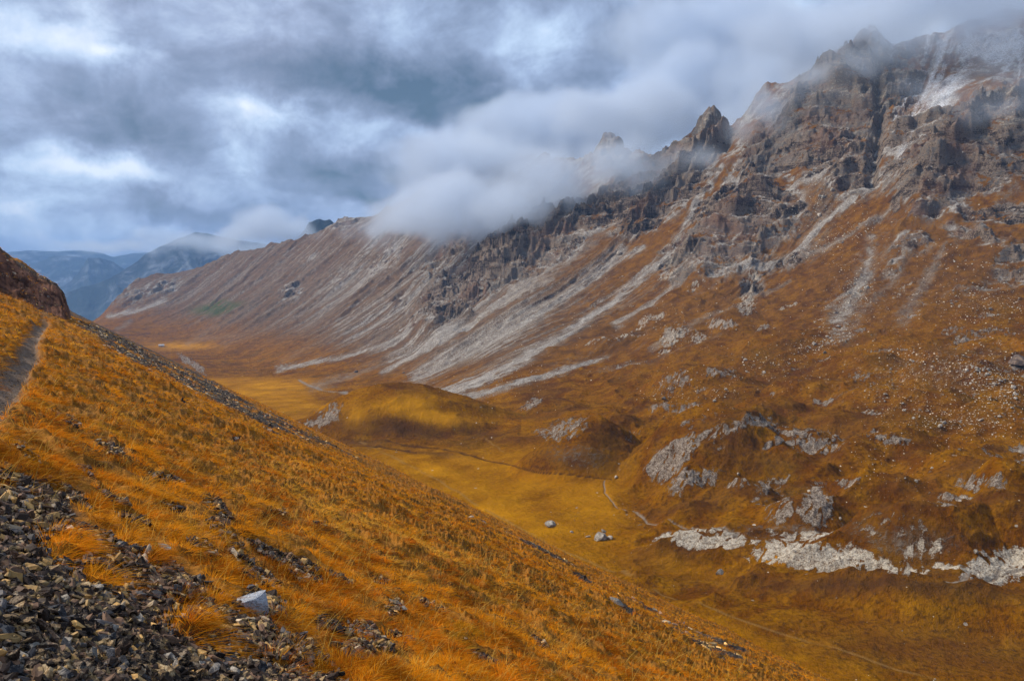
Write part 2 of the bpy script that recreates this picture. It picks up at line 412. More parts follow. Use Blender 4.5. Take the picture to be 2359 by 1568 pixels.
gen *= 1 - 0.25 * sst(900, 640, U)
scree = np.maximum(scree, gen)
scree = np.maximum(scree, sst(0.05, 0.6, RF + 0.5 * high) * 0.95 * sst(-0.25, 0.3, rn + 0.6 * st1 + 0.1) * MT)
scree = np.maximum(scree, (0.72 * np.exp(-ell(980, 640, 190, 100, -38) ** 2) + 0.6 * np.exp(-ell(760, 660, 170, 60, -38) ** 2)) * sst(-0.5, 0.35, st1 + 0.5 * st3))
scree = scree * (1 - 0.85 * outc)
scree *= 1 - sst(0.03, 0.15, KNM) * sst(1260, 1220, U)

# --- heights
Zd = Z0 + KNZ
calm = sst(1010, 1060, V) * sst(1500, 1380, U) + sst(1320, 1420, V)      # the level meadow
calm = np.clip(calm + sst(860, 880, V) * sst(760, 680, U), 0, 1)
hum = (1 - MT) * (1 - 0.85 * calm)
Zd += hum * (3.2 * fbm(X / 75, Y / 75, 4, 71) + (3.6 + 2.6 * sst(1250, 1450, U)) * (ridged(X / 46 + 0.3 * wx, Y / 30, 4, 73, 0.5) - 0.45)) + (1 - MT) * calm * 0.7 * fbm(X / 40, Y / 40, 3, 72)
Zd += (1 - MT) * (0.55 * fbm(X / 16, Y / 16, 3, 75) + 0.25 * fbm(X / 5, Y / 5, 3, 76) * (1 - 0.6 * calm))
# outlying roughness of the slopes above the meadow
mid = MT * sst(1300, 1700, U)
Zd += mid * (1 - RW) * (5.0 * (ridged(X / 60 + 0.4 * wx, Y / 45, 5, 78, 0.55) - 0.4) + 1.5 * fbm(X / 12, Y / 12, 4, 79))
ds = np.clip(RR / 1300, 0.6, 1.4) * (1 - 0.62 * sst(1080, 860, U))
Zd += MT * ds * (20 * (1 + 0.9 * sst(1080, 860, U)) * (ridged(T / 190 + 0.4 * wx, S / 1100, 4, 81, 0.5) - 0.4) + 5.5 * (ridged(T / 48 + 0.3 * wx, S / 420, 4, 83, 0.55) - 0.4) + 1.3 * (ridged(T / 13, S / 170, 3, 85) - 0.4))
rk = ridged(T / 95 + 0.5 * wx, S / 170 + 0.5 * wy, 4, 91, 0.5)
rkb = ridged(T / 34 + 0.6 * wx, S / 60 + 0.4 * wy, 4, 92, 0.55)
rk2 = ridged(X / 15, Y / 15 + Z0 / 11, 4, 93, 0.6)
nearc = 1 - 0.6 * sst(0.93, 1.0, RR / crest(AZ)[0])
Zd += RW * MT * ds * nearc * (36 * (rk - 0.36) + 7 * (rkb - 0.35) + 10 * (ridged(X / 44 + 0.4 * wy, Y / 44 + Z0 / 40, 5, 94, 0.6) - 0.4) + 5 * (rk2 - 0.35))
def terrace(z, step, sharp):
    q_ = z / step; fl = np.floor(q_); fr = q_ - fl
    return (fl + 0.5 + 0.5 * np.tanh((fr - 0.5) * sharp) / math.tanh(sharp * 0.5)) * step
tl = Zd + 8 * wx - 0.17 * X + 0.05 * Y
Zt = terrace(tl, 23.0, 3.4) - tl; Zt2 = terrace(tl + 3 * wy, 7.5, 2.8) - tl - 3 * wy
Zd += RW * MT * (0.95 * Zt + 0.85 * Zt2)
Zd += high * MT * 8 * (ridged(X / 110, Y / 110, 4, 95, 0.5) - 0.3)
Zd += outc * (1 - 0.6 * sst(1190, 1230, V)) * (2.0 * (ridged(X / 9 + 0.3 * wx, Y / 7, 4, 97, 0.6) - 0.3) + 0.9 * fbm(X / 2.5, Y / 2.5, 3, 99)) * np.clip(RR / 450, 0.7, 2)
# spur heads and the gully that cuts the high cliff
SPUR = [([(1300,495),(1240,525),(1170,590),(1080,650),(1000,700),(985,745)], 42, 30),([(1740,455),(1700,500),(1590,580)], 48, 26),([(1990,130),(1920,200),(1850,280)], 60, 45),
        ([(1640,285),(1640,330)], 22, 16),([(1420,330),(1410,350)], 40, 6),([(2330,290),(2200,380),(2100,450)], 50, 34)]
for pl, w, h in SPUR:
    d, pos = poly_d(pl)
    Zd += h * np.exp(-(d / w) ** 2) * (0.75 + 0.5 * rk)
d, pos = poly_d([(2022,165),(2026,280),(2005,405)]); Zd -= 19 * np.exp(-(d / 12) ** 2)
Zd += MT * 3.5 * rn * (0.3 + 0.7 * RW)
# bare rock shows where the finished ground is steep
dxa, dxb = np.gradient(X); dya, dyb = np.gradient(Y); dza, dzb = np.gradient(Zd)
nx_ = dya * dzb - dza * dyb; ny_ = dza * dxb - dxa * dzb; nz_ = dxa * dyb - dya * dxb
nzn = np.abs(nz_) / np.sqrt(nx_ ** 2 + ny_ ** 2 + nz_ ** 2 + 1e-9)
slope = np.sqrt(1 - np.clip(nzn, 0, 1) ** 2) / np.maximum(nzn, 0.05)
rock = sst(0.30, 0.60, (slope - 0.85) * 0.60 + 0.36 * RW + 0.34 * rn + 0.18 * rn2 - 0.02) * sst(0.02, 0.2, RW + 0.3 * MT * sst(0.9, 1.5, slope))
rock = rock * MT
stony = np.maximum(0.85 * np.exp(-ell(2080, 1235, 150, 32, 8) ** 4), np.maximum(0.6 * np.exp(-ell(1340, 1045, 95, 32, 10) ** 4), 0.8 * np.exp(-ell(1820, 1215, 120, 12, 0) ** 4))) * sst(-0.5, 0.5, rn + 0.3)
rockall = np.maximum(rock, outc)
# stream bed and trodden paths
STREAM = [([(690,876),(715,888),(745,898),(800,907)], 2.0, 3.4),([(1395,1105),(1392,1130),(1425,1165),(1490,1190),(1550,1208),(1610,1220),(1700,1224)], 1.1, 2.2),([(2180,1345),(2280,1325),(2358,1312)], 3, 5)]
DITCH = [([(780,1010),(870,1012),(930,1025),(1010,1030),(1100,1052),(1150,1065),(1250,1085),(1350,1095),(1410,1100)], 2.2),([(800,1022),(900,1030),(960,1040)], 3),([(1425,1165),(1445,1180)], 3),([(1230,1070),(1260,1078)], 2)]
TRACK = [([(800,1000),(900,1050),(1000,1100),(1130,1180),(1300,1270),(1500,1350),(1750,1440),(2000,1520),(2200,1580)], 2.2),([(1120,1010),(1160,1040)],1.5)]
water = np.zeros_like(Z0); track = np.zeros_like(Z0); ditch = np.zeros_like(Z0)
wob = 7 * fbm(X / 14, Y / 14, 4, 111)
for pl, w0, w1 in STREAM:
    d, pos = poly_d(pl, U + wob, V + 0.6 * wob)
    water = np.maximum(water, sst(w1, w0 * 0.5, d)); Zd -= 0.5 * sst(w1 * 2, 0, d)
for pl, w in DITCH:
    d, pos = poly_d(pl, U + wob, V + 0.5 * wob)
    ditch = np.maximum(ditch, sst(w * 1.2, w * 0.3, d)); Zd -= 0.7 * sst(w * 1.6, 0, d)
for pl, w in TRACK:
    d, pos = poly_d(pl, U + wob, V)
    track = np.maximum(track, sst(w * 1.5, w * 0.5, d) * sst(-0.4, 0.0, fbm(X / 20, Y / 20, 2, 113)))
water[RR > 2500] = 0
# meadow tints, and cloud shadow painted as darker ground
gold = np.zeros_like(Z0)
GOLD = [(900,932,100,20,-5,1.4),(830,955,30,40,0,1.2),(1010,955,120,18,10,1.2),(1150,975,60,16,10,.8),(640,890,100,14,3,1),(580,905,120,12,0,.9),(420,797,70,8,0,1.1),(1150,1180,260,60,15,.8),(1000,1085,160,30,12,.8),(1250,1130,160,30,10,.5),
        (1800,1275,60,20,0,.6),(1450,1280,200,24,8,.4),(1700,1500,300,60,20,.5),(1240,1290,120,60,25,.7),(700,935,60,10,0,.8)]
for (u, v, ru, rv, an, st) in GOLD:
    gold = np.maximum(gold, st * np.exp(-ell(u, v, ru, rv, an) ** 2))
gold *= np.where((U > 780) & (U < 1200) & (V < 1000), sst(0.06, 0.2, KNM), 1)
gold *= 1 - ditch
gold = np.maximum(gold, 0.55 * (1 - ditch) * calm * (1 - sst(0.1, 0.3, KNM)) * sst(1380, 1180, V))
gold = np.maximum(gold, 0.5 * np.exp(-ell(520, 628, 50, 16, -20) ** 2) * sst(-0.3, 0.4, rn))
gold = np.clip(gold * (0.7 + 0.9 * fbm(X / 30, Y / 30, 4, 121)) + 0.0, 0, 1)
green = 0.95 * np.exp(-ell(498, 708, 62, 15, -8) ** 4) * sst(-0.45, 0.1, rn) + 0.25 * (1 - MT) * sst(0.1, 0.5, fbm(X / 50, Y / 50, 4, 131)) + 0.35 * np.exp(-ell(1900, 440, 26, 60, 5) ** 2)
dark = np.zeros_like(Z0)  # cloud shadow on right slopes and lower right, painted in; heath and ditches join below
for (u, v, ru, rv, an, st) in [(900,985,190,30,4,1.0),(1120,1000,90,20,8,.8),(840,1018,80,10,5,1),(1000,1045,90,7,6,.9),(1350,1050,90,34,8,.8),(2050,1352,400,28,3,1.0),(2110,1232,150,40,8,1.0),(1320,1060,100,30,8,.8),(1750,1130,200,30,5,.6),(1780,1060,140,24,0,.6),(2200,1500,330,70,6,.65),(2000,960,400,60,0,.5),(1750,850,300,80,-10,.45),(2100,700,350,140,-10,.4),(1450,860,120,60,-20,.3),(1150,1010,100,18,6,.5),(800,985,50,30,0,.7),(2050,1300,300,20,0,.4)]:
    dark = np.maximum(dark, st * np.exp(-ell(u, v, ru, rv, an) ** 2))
snow = 0.8 * sst(0.30, 1.0, 1.0 * np.exp(-ell(2230, 170, 230, 80, -22) ** 2) + 0.8 * np.exp(-ell(2200, 100, 170, 30, 0) ** 2) + 0.7 * rn2 + 0.9 * st1 - 0.2 + 0.5 * (nzn - 0.8)) * 0.85 * sst(400, 300, V + 0.3 * (U - 2200)) * sst(1950, 2060, U)
speck = sst(0.30, 0.62, 0.9 * fbm(X / 3.2, Y / 3.2, 3, 141, 0.7) + 0.35 * (blobs([(2150,850,300,60,-5,1),(2000,700,120,90,0,.8),(2250,950,200,50,5,.7),(1800,900,200,60,0,.35),(2250,700,150,60,0,.6),(1600,700,150,60,-30,.3),(1950,560,100,90,0,.5)])) - 0.1) * (1 - rockall)
dark = np.maximum(dark, 0.9 * ditch)
stra = 0.5 + 0.9 * fbm(tl / 6.0 + 0.6 * wx, T / 70, 4, 151, 0.6) + 0.35 * perlin(T / 130, S / 200, 153)
pale = np.where(MT > 0.3, np.clip(stra, 0, 1), outc * sst(1205, 1225, V) * sst(-0.9, 0.1, strk + 0.8 * np.exp(-ell(1930, 1285, 130, 22, 6) ** 4) + 0.2))
scree = np.maximum(scree, 0.52 * stony)
scree *= 1 - 0.8 * np.clip(green, 0, 1) * sst(700, 500, U) 
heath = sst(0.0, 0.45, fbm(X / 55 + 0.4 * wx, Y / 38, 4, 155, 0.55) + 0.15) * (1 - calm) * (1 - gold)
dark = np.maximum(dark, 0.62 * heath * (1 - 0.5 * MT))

verts = np.stack([X, Y, Zd], -1)
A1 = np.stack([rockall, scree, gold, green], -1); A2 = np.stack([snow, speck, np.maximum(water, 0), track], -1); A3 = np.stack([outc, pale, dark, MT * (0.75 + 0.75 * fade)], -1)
# face classes
def cell(a): return a[:-1, :-1]
cls = np.zeros((NAZ - 1, NROW - 1), int)                     # 0 valley floor
spurline = np.interp(V, [480, 560, 650, 745, 800, 930], [1120, 1080, 1010, 985, 900, 560])
cls[cell(MT) > 0.35] = 1                                      # mountain
cls[(cell(MT) > 0.35) & (cell(U) < cell(spurline))] = 2      # ridge at the valley's end
cls[(cell(MT) <= 0.35) & (cell(KNM) > 0.30)] = 3             # hummocks
cls[(cell(outc) > 0.42) & (cell(MT) < 0.6)] = 4
cls[(cell(water) > 0.5) & (cell(MT) < 0.8)] = 5
cls[(cell(rock) > 0.5) & (cell(MT) > 0.35)] = 6
# ------------------------------------------------------------------ terrain material
def ground_material():
    m, k = new_mat('mountain_ground')
    co = k.node('ShaderNodeTexCoord').outputs['Object']
    a1 = k.node('ShaderNodeAttribute', attribute_name='cover'); a2 = k.node('ShaderNodeAttribute', attribute_name='detail'); a3 = k.node('ShaderNodeAttribute', attribute_name='tint')
    s1 = k.sep(a1.outputs['Color']); s2 = k.sep(a2.outputs['Color']); s3 = k.sep(a3.outputs['Color'])
    rock, scree, gold, green = s1[0], s1[1], s1[2], a1.outputs['Alpha']
    snow, speck, water, track = s2[0], s2[1], s2[2], a2.outputs['Alpha']
    outc, pale, dark, mt = s3[0], s3[1], s3[2], a3.outputs['Alpha']
    nb = k.noise(co, 0.012, 5, 0.6); nm = k.noise(co, 0.09, 5, 0.65); nf = k.noise(co, 0.55, 4, 0.7); nff = k.noise(co, 2.2, 3, 0.7)
    # grass
    g = k.mix(k.mr(nb, 0.38, 0.62), (0.130, 0.040, 0.0015), (0.235, 0.086, 0.002))
    g = k.mix(k.mr(nm, 0.42, 0.68), g, (0.31, 0.132, 0.003))
    g = k.mix(k.mr(nf, 0.46, 0.66, 0, 0.8), g, (0.045, 0.015, 0.003))
    g = k.mix(k.mr(nff, 0.54, 0.70, 0, 0.45), g, (0.30, 0.14, 0.012))
    g = k.mix(k.math('MULTIPLY', dark, 0.8), g, (0.060, 0.028, 0.014))  # painted cloud shadow together with heath and ditch colour
    g = k.mix(k.math('MULTIPLY', gold, 0.9), g, (0.56, 0.245, 0.005))
    g = k.mix(k.math('MULTIPLY', green, 0.75), g, (0.060, 0.052, 0.006))
    mg = k.mix(k.mr(nm, 0.38, 0.62), (0.080, 0.043, 0.022), (0.165, 0.074, 0.020))
    g = k.mix(k.math('MULTIPLY', mt, k.math('MULTIPLY_ADD', nb, 0.7, 0.35), clamp=True), g, mg)
    g = k.mix(k.mr(mt, 0.85, 1.5, 0, 0.75), g, k.mix(k.mr(nm, 0.38, 0.62), (0.095, 0.062, 0.042), (0.150, 0.092, 0.055)))
    g = k.mix(k.math('MULTIPLY', green, k.mr(mt, 0.8, 1.2)), g, (0.055, 0.075, 0.022))
    # scree
    sc = k.ramp(k.math('ADD', k.math('MULTIPLY', nf, 0.6), k.math('MULTIPLY', nm, 0.4)), [(0.34, (0.10, 0.078, 0.060)), (0.48, (0.21, 0.18, 0.15)), (0.62, (0.38, 0.35, 0.30))])
    sc = k.mix(k.mr(scree, 0.55, 0.95), k.mix(1.0, sc, (0.70, 0.66, 0.62), 'MULTIPLY'), k.mix(1.0, sc, (1.22, 1.25, 1.28), 'MULTIPLY'))
    scn = k.mr(k.math('ADD', scree, k.math('MULTIPLY', k.math('SUBTRACT', k.math('ADD', nf, k.math('MULTIPLY', nff, 0.5)), 0.75), 1.1)), 0.20, 0.85)
    c = k.mix(k.math('MULTIPLY', scn, 0.92), g, sc)
    # rock
    sx = k.node('ShaderNodeMapping', vector_type='POINT'); k.set(sx.inputs[0], co); sx.inputs['Scale'].default_value = (0.035, 0.035, 0.20); sx.inputs['Rotation'].default_value = (0.22, 0.12, 0)
    strat = k.noise(sx.outputs[0], 1.0, 6, 0.72, 0.8)
    rk = k.ramp(k.math('ADD', k.math('ADD', k.math('MULTIPLY', strat, 0.28), k.math('MULTIPLY', pale, 0.22)), k.math('ADD', k.math('MULTIPLY', nm, 0.2), k.math('MULTIPLY', nf, 0.3))), [(0.40, (0.035, 0.027, 0.023)), (0.46, (0.11, 0.080, 0.060)), (0.50, (0.27, 0.20, 0.14)), (0.54, (0.11, 0.10, 0.092)), (0.59, (0.23, 0.195, 0.155)), (0.66, (0.46, 0.38, 0.28))])
    rk = k.mix(k.mr(nb, 0.52, 0.68, 0, 0.5), rk, (0.19, 0.085, 0.045))
    fx = k.node('ShaderNodeMapping', vector_type='POINT'); k.set(fx.inputs[0], co); fx.inputs['Scale'].default_value = (0.30, 0.12, 0.30); fx.inputs['Rotation'].default_value = (0, 0.5, 0.9)
    fn = k.noise(fx.outputs[0], 1.0, 5, 0.7, 1.4)
    fis = k.mr(k.math('ABSOLUTE', k.math('SUBTRACT', fn, 0.5)), 0.002, 0.028, 0.35, 1.0)
    oc = k.ramp(k.math('ADD', k.math('MULTIPLY', nf, 0.5), k.math('MULTIPLY', nff, 0.5)), [(0.38, (0.085, 0.05, 0.03)), (0.47, (0.24, 0.18, 0.13)), (0.56, (0.42, 0.35, 0.28)), (0.66, (0.55, 0.48, 0.39))])
    oc = k.mix(k.math('MULTIPLY', pale, 0.85), oc, k.ramp(k.math('ADD', k.math('MULTIPLY', nf, 0.6), k.math('MULTIPLY', nff, 0.4)), [(0.36, (0.16, 0.09, 0.05)), (0.44, (0.46, 0.38, 0.28)), (0.58, (0.70, 0.62, 0.49))]))
    oc = k.mix(fis, (0.08, 0.045, 0.025), oc)
    rk = k.mix(outc, rk, oc)
    rkn = k.mr(k.math('ADD', rock, k.math('MULTIPLY', k.math('SUBTRACT', k.math('ADD', k.math('MULTIPLY', nf, 0.6), k.math('MULTIPLY', nff, 0.6)), 0.6), k.mr(outc, 0, 0.2, 1.5, 2.6))), 0.36, 0.60, smooth=True)
    c = k.mix(rkn, c, rk)
    # scattered stones too small to be modelled
    v = k.node('ShaderNodeTexVoronoi', feature='F1'); k.set(v.inputs['Vector'], co); v.inputs['Scale'].default_value = 0.42
    vc = k.sep(v.outputs['Color'])
    st = k.math('MULTIPLY', k.math('LESS_THAN', v.outputs['Distance'], k.math('MULTIPLY', vc[0], 0.36)), k.math('LESS_THAN', vc[1], k.math('ADD', k.math('MULTIPLY', speck, 0.6), 0.012)))
    c = k.mix(k.math('MULTIPLY', st, 0.9), c, k.mix(vc[2], (0.24, 0.18, 0.13), (0.60, 0.54, 0.45)))
    c = k.mix(k.math('MULTIPLY', speck, k.mr(nff, 0.5, 0.62)), c, (0.52, 0.47, 0.39))
    c = k.mix(k.math('MULTIPLY', track, 0.5), c, (0.28, 0.16, 0.05))
    c = k.mix(k.math('MULTIPLY', snow, k.mr(nf, 0.35, 0.6)), c, (0.85, 0.88, 0.92))
    c = k.mix(k.math('MULTIPLY', water, k.mr(nf, 0.3, 0.55, 0.5, 1.0)), c, (0.24, 0.20, 0.16))
    # relief
    h = k.math('ADD', k.math('MULTIPLY', nf, 1.2), k.math('MULTIPLY', nff, 0.45))
    hr = k.math('ADD', h, k.math('MULTIPLY', strat, 3.0))
    hh = k.mix(rkn, k.math('ADD', k.math('MULTIPLY', h, 0.8), k.math('MULTIPLY', nm, 3.0)), hr)
    b = k.node('ShaderNodeBump'); b.inputs['Strength'].default_value = 0.9; b.inputs['Distance'].default_value = 1.6; k.set(b.inputs['Height'], hh)
    finish(k, c, 1.0, b.outputs[0], 0.0)
    return m

M_ground = ground_material()
m_, k_ = new_mat('stream_water')
n_ = k_.noise(k_.node('ShaderNodeTexCoord').outputs['Object'], 0.7, 4, 0.7)
b_ = k_.node('ShaderNodeBump'); b_.inputs['Distance'].default_value = 0.1; k_.set(b_.inputs['Height'], n_)
finish(k_, k_.mix(k_.mr(n_, 0.42, 0.56), (0.16, 0.12, 0.08), (0.55, 0.52, 0.47)), 0.35, b_.outputs[0], 0.5)
M_water = m_

idx = np.arange(NAZ * NROW).reshape(NAZ, NROW)
quads = np.stack([idx[:-1, :-1], idx[1:, :-1], idx[1:, 1:], idx[:-1, 1:]], -1)
FV = verts.reshape(-1, 3); FA = [a.reshape(-1, 4) for a in (A1, A2, A3)]
# shared vertex normals would seam where the sheet is divided; neighbouring pieces overlap nothing and share border vertices
def far_piece(name, mask, mat, label, kind='structure', **kw):
    f = quads[mask]
    if len(f) == 0: return None
    used = np.unique(f); remap = np.full(len(FV), -1, np.int64); remap[used] = np.arange(len(used))
    o = mesh_obj(name, FV[used], remap[f], mat, {'cover': FA[0][used], 'detail': FA[1][used], 'tint': FA[2][used]})
    tag(o, label, kind=kind, **kw)
    return o
for nm, c_, lb in [('valley_floor',0,'flat valley floor'),('mountain',1,'long brown mountain side'),('mountain',2,'far ridge closing the valley'),('hill',3,'low grassy knolls on the valley floor'),('rock_outcrop',4,'pale rock outcrops breaking through the knolls'),('stream',5,'narrow stream'),('cliff',6,'dark cliffs')]:
    far_piece(nm, cls == c_, M_ground, lb)
# ------------------------------------------------------------------ near hillside
DAZ = R_(-34.0)                                      # bearing of the contour line
DV = np.array([math.sin(DAZ), math.cos(DAZ)]); SV = np.array([math.cos(DAZ), -math.sin(DAZ)])
KA, KK, EYE = 0.557, 4.4e-4, 1.6
DOWN = np.array([SV[0], SV[1], -KA]); DOWN /= np.linalg.norm(DOWN)
NRM = np.array([KA * SV[0], KA * SV[1], 1.0]); NRM /= np.linalg.norm(NRM)
def fore_plane(x, y):
    s = x * SV[0] + y * SV[1]; t = x * DV[0] + y * DV[1]
    z = -EYE - KA * s - KK * np.maximum(s, 0) ** 2 - 0.0006 * np.maximum(s - 95, 0) ** 2
    return z, s, t
def fore_big(x, y):
    z, s, t = fore_plane(x, y); r = np.hypot(x, y)
    g = sst(2, 14, r)
    z = z + g * (0.75 * fbm(x / 12, y / 12, 4, 201) + 0.16 * fbm(x / 2.6, y / 2.6, 2, 203)) * (0.5 + 0.5 * sst(6, 30, r))
    # rocky shoulder on the skyline at the far left
    az = np.arctan2(x, y); u = CU + FPX * np.tan(np.clip(az, -1.2, 1.2)) * 1.0
    e = np.exp(-((r - 84) / 13) ** 4)
    edge = sst(160 + 0.0 * u, 140, u + 9 * perlin(r / 3.0, x / 2.5, 205) + 6 * perlin(r / 1.1, x / 1.3, 206))
    top = np.interp(u, [-400, 0, 30, 60, 90, 110, 130, 160], [6.0, 4.0, 3.5, 3.3, 3.0, 2.9, 2.7, 1.8])
    z = z + e * edge * (top + 0.5 * fbm(x / 3, y / 3, 3, 207))
    z = z + 0.9 * np.exp(-((r - 80) / 25) ** 2) * np.exp(-((u - 240) / 110) ** 2)
    return z, s, t, e * edge
# trodden path along the slope: centre line as (t along, s across)
PATH = []
for u, v in [(-70,965),(-25,915),(18,866),(52,820),(78,780),(100,752),(106,735),(98,722)]:
    a, tn = azel(u, v); q_ = math.sin(float(a) - DAZ)
    rr = np.exp(np.linspace(math.log(3), math.log(90), 2000)); zz = -EYE - KA * rr * q_
    kk = np.nonzero(zz >= rr * float(tn))[0]; rh = rr[kk[0]] if len(kk) else 80
    PATH.append((rh * math.cos(float(a) - DAZ), rh * q_, rh))
PATH = [(-30, -9.0, 0), (4, -4.5, 0), (PATH[0][0] - 3.5, PATH[0][1] - 1.7, 0)] + PATH
def path_m(x, y):
    s = x * SV[0] + y * SV[1]; t = x * DV[0] + y * DV[1]
    pt = [p[0] for p in PATH]; ps = [p[1] for p in PATH]
    sc = np.interp(t, pt, ps) + 0.06 * perlin(t / 0.8, t * 0 + 0.5, 31)
    d = np.abs(s - sc); w = 0.21 + 0.07 * perlin(t / 1.3, s * 0 + 3.3, 33)
    return sst(w + 0.12, w - 0.08, d) * sst(2, 5, t) * sst(60, 45, t)

def in_poly(U_, V_, poly):
    c = np.zeros(U_.shape, bool); n = len(poly)
    for i in range(n):
        x0, y0 = poly[i]; x1, y1 = poly[(i + 1) % n]
        if y0 == y1: continue
        c ^= ((V_ >= min(y0, y1)) & (V_ < max(y0, y1)) & (U_ < (x1 - x0) * (V_ - y0) / (y1 - y0) + x0))
    return c
SCR_EDGE = [(-900,1080),(0,1118),(110,1135),(190,1190),(300,1262),(400,1305),(500,1372),(600,1432),(700,1488),(770,1540),(860,1640),(1200,1900)]
BAND_TOP = [(-300,560),(0,628),(40,668),(86,712),(167,737),(255,806),(398,876),(500,930),(614,990),(700,1012),(796,1047),(979,1140),(1180,1242),(1300,1305),(1700,1540)]
PATCHES = [(60,1040,50,12,35),(150,965,45,12,30),(255,1035,38,14,30),(385,1105,50,11,12),(490,1160,34,16,25),(515,1200,22,22,50),(520,1235,60,12,40),(300,1195,45,10,20),(640,1290,90,14,30),(700,1300,40,10,20),
           (470,1260,40,10,25),(600,1330,60,22,25),(610,1390,60,30,25),(560,1425,70,18,10),(700,1330,45,14,20),(740,1210,20,8,20),(850,1460,60,20,35),(910,1400,20,16,0),(820,1500,50,22,20),(760,1440,60,16,25),
           (930,1470,40,10,20),(1340,1330,30,8,30),(1430,1395,50,9,30),(880,1340,20,8,0),(980,1180,20,6,20),(545,1015,14,8,0),(430,925,10,10,0),(200,1090,40,10,25),(30,1105,60,14,10),(1240,1480,24,6,30),(780,1330,40,7,25),(640,1180,26,6,20),(400,1170,34,7,20),(1000,1400,34,7,25),(1120,1520,40,8,25),(560,1290,50,9,30),(150,1130,60,14,25),(260,1150,50,10,30),(350,1290,60,16,30)]
TUFTS_IN = [(150,1268,55,34,10),(235,1335,60,22,20),(440,1452,46,26,10),(355,1292,24,16,0),(430,1395,26,14,0),(740,1545,30,20,0),(640,1530,30,12,0),(500,1385,30,14,30)]
def fore_cover(x, y, z):
    """share of bare stone 0..1 (1 = scree) on the near hillside"""
    u, v = project(x, y, z)
    n1 = fbm(x / 0.9, y / 0.9, 4, 221); n2 = fbm(x / 5, y / 5, 3, 223)
    su = np.array(SCR_EDGE, float)
    edge = np.interp(u, su[:, 0], su[:, 1])
    f = (v + 70 * n1 + 10 - edge) / 60
    b = sst(-0.5, 0.8, f)
    fp = np.zeros_like(b)
    for (pu, pv, ru, rv, an) in PATCHES:
        fp = np.maximum(fp, np.exp(-ell(pu, pv, ru, rv, an, u, v) ** 2 * 0.8))
    b = np.maximum(b, sst(0.42, 0.62, fp + 0.5 * n1))
    fp = np.zeros_like(b)
    for (pu, pv, ru, rv, an) in TUFTS_IN:
        fp = np.maximum(fp, np.exp(-ell(pu, pv, ru, rv, an, u, v) ** 2))
    b *= 1 - sst(0.35, 0.55, fp)
    bt = np.array(BAND_TOP, float); et = np.interp(u, bt[:, 0], bt[:, 1])
    wid = np.interp(u, [0, 300, 620, 1000, 1300, 1700], [30, 24, 10, 6, 4, 3])
    band = sst(-0.5, 0.5, (et - v) / wid + 2.0 * n2) * sst(9, 16, np.hypot(x, y))
    sx_ = x * SV[0] + y * SV[1]
    band *= 1 - 0.9 * sst(0.02, 0.25, fbm(x / 5, y / 5, 5, 227, 0.6) + 0.10 * sst(300, 900, u))
    band *= 1 - 0.85 * np.exp(-((np.hypot(x, y) - 84) / 13) ** 4) * sst(135, 110, u) * sst(-0.15, 0.15, n2)
    band *= 1 - sst(420, 620, u) * sst(17, 28, sx_ + 14 * n2)
    return b, band, u, v

AZF = np.concatenate([np.linspace(-0.80, -0.62, 60)[:-1], np.linspace(-0.62, 0.62, 1250), np.linspace(0.62, 1.0, 60)[1:]])
NF, MF = len(AZF), 900
RF_ = np.zeros((NF, MF)); rr = np.exp(np.linspace(math.log(1.2), math.log(620), 2200))
for i, a in enumerate(AZF):
    z = fore_plane(rr * math.sin(a), rr * math.cos(a))[0]
    th = np.arctan2(z, rr); w = np.abs(np.diff(th)) * 700 + np.diff(np.log(rr)) * 90
    c = np.concatenate([[0], np.cumsum(w)]); RF_[i] = np.interp(np.linspace(0, 1, MF), c / c[-1], rr)
FX = RF_ * np.sin(AZF)[:, None]; FY = RF_ * np.cos(AZF)[:, None]
FZ_, FS, FT, KNOB = fore_big(FX, FY)
pm = path_m(FX, FY)
fb, band, FU, FVV = fore_cover(FX, FY, FZ_); band = band * (1 - 0.75 * sst(0.6, 0.95, KNOB / 5.0) * 0)
tus = ridged(FX / 0.45, FY / 0.45, 3, 231)
grassy = (1 - np.maximum(np.maximum(fb, band), pm))
FZ_ = FZ_ + grassy * ((0.085 + 0.085 * sst(7, 18, RF_)) * tus + (0.06 + 0.10 * sst(6, 14, RF_)) * fbm(FX / 1.1, FY / 1.1, 2, 232) + 0.04 * fbm(FX / 0.25, FY / 0.25, 2, 233)) * sst(1, 4, RF_) - 0.16 * pm
FZ_ += np.maximum(fb, band) * (0.05 * fbm(FX / 0.3, FY / 0.3, 4, 235)) + 0.25 * band * fbm(FX / 2.2, FY / 2.2, 5, 237, 0.65)
FZ_ += KNOB * (1 - KNOB) * 4 * 1.3 * fbm(FX / 1.6, FY / 1.6 + FZ_ / 1.3, 5, 239, 0.65)
ridge_l = sst(0.15, 0.6, KNOB * (1 - KNOB) * 4) * sst(40, 60, RF_)
# the part that has sunk under the valley floor is left out
m, k = new_mat('hillside_ground')
co = k.node('ShaderNodeTexCoord').outputs['Object']
a1 = k.node('ShaderNodeAttribute', attribute_name='cover'); s1 = k.sep(a1.outputs['Color'])
n1 = k.noise(co, 0.7, 5, 0.65); n2 = k.noise(co, 7, 5, 0.7); n3 = k.noise(co, 40, 3, 0.7)
soil = k.mix(k.mr(n2, 0.40, 0.60), (0.04, 0.018, 0.007), (0.22, 0.085, 0.010)); soil = k.mix(k.mr(n3, 0.5, 0.62, 0, 0.8), soil, (0.50, 0.22, 0.02))
soil = k.mix(k.mr(n1, 0.4, 0.65), soil, (0.34, 0.13, 0.012))
st = k.ramp(n2, [(0.34, (0.010, 0.008, 0.007)), (0.48, (0.035, 0.025, 0.019)), (0.60, (0.07, 0.052, 0.04)), (0.70, (0.20, 0.14, 0.08))])
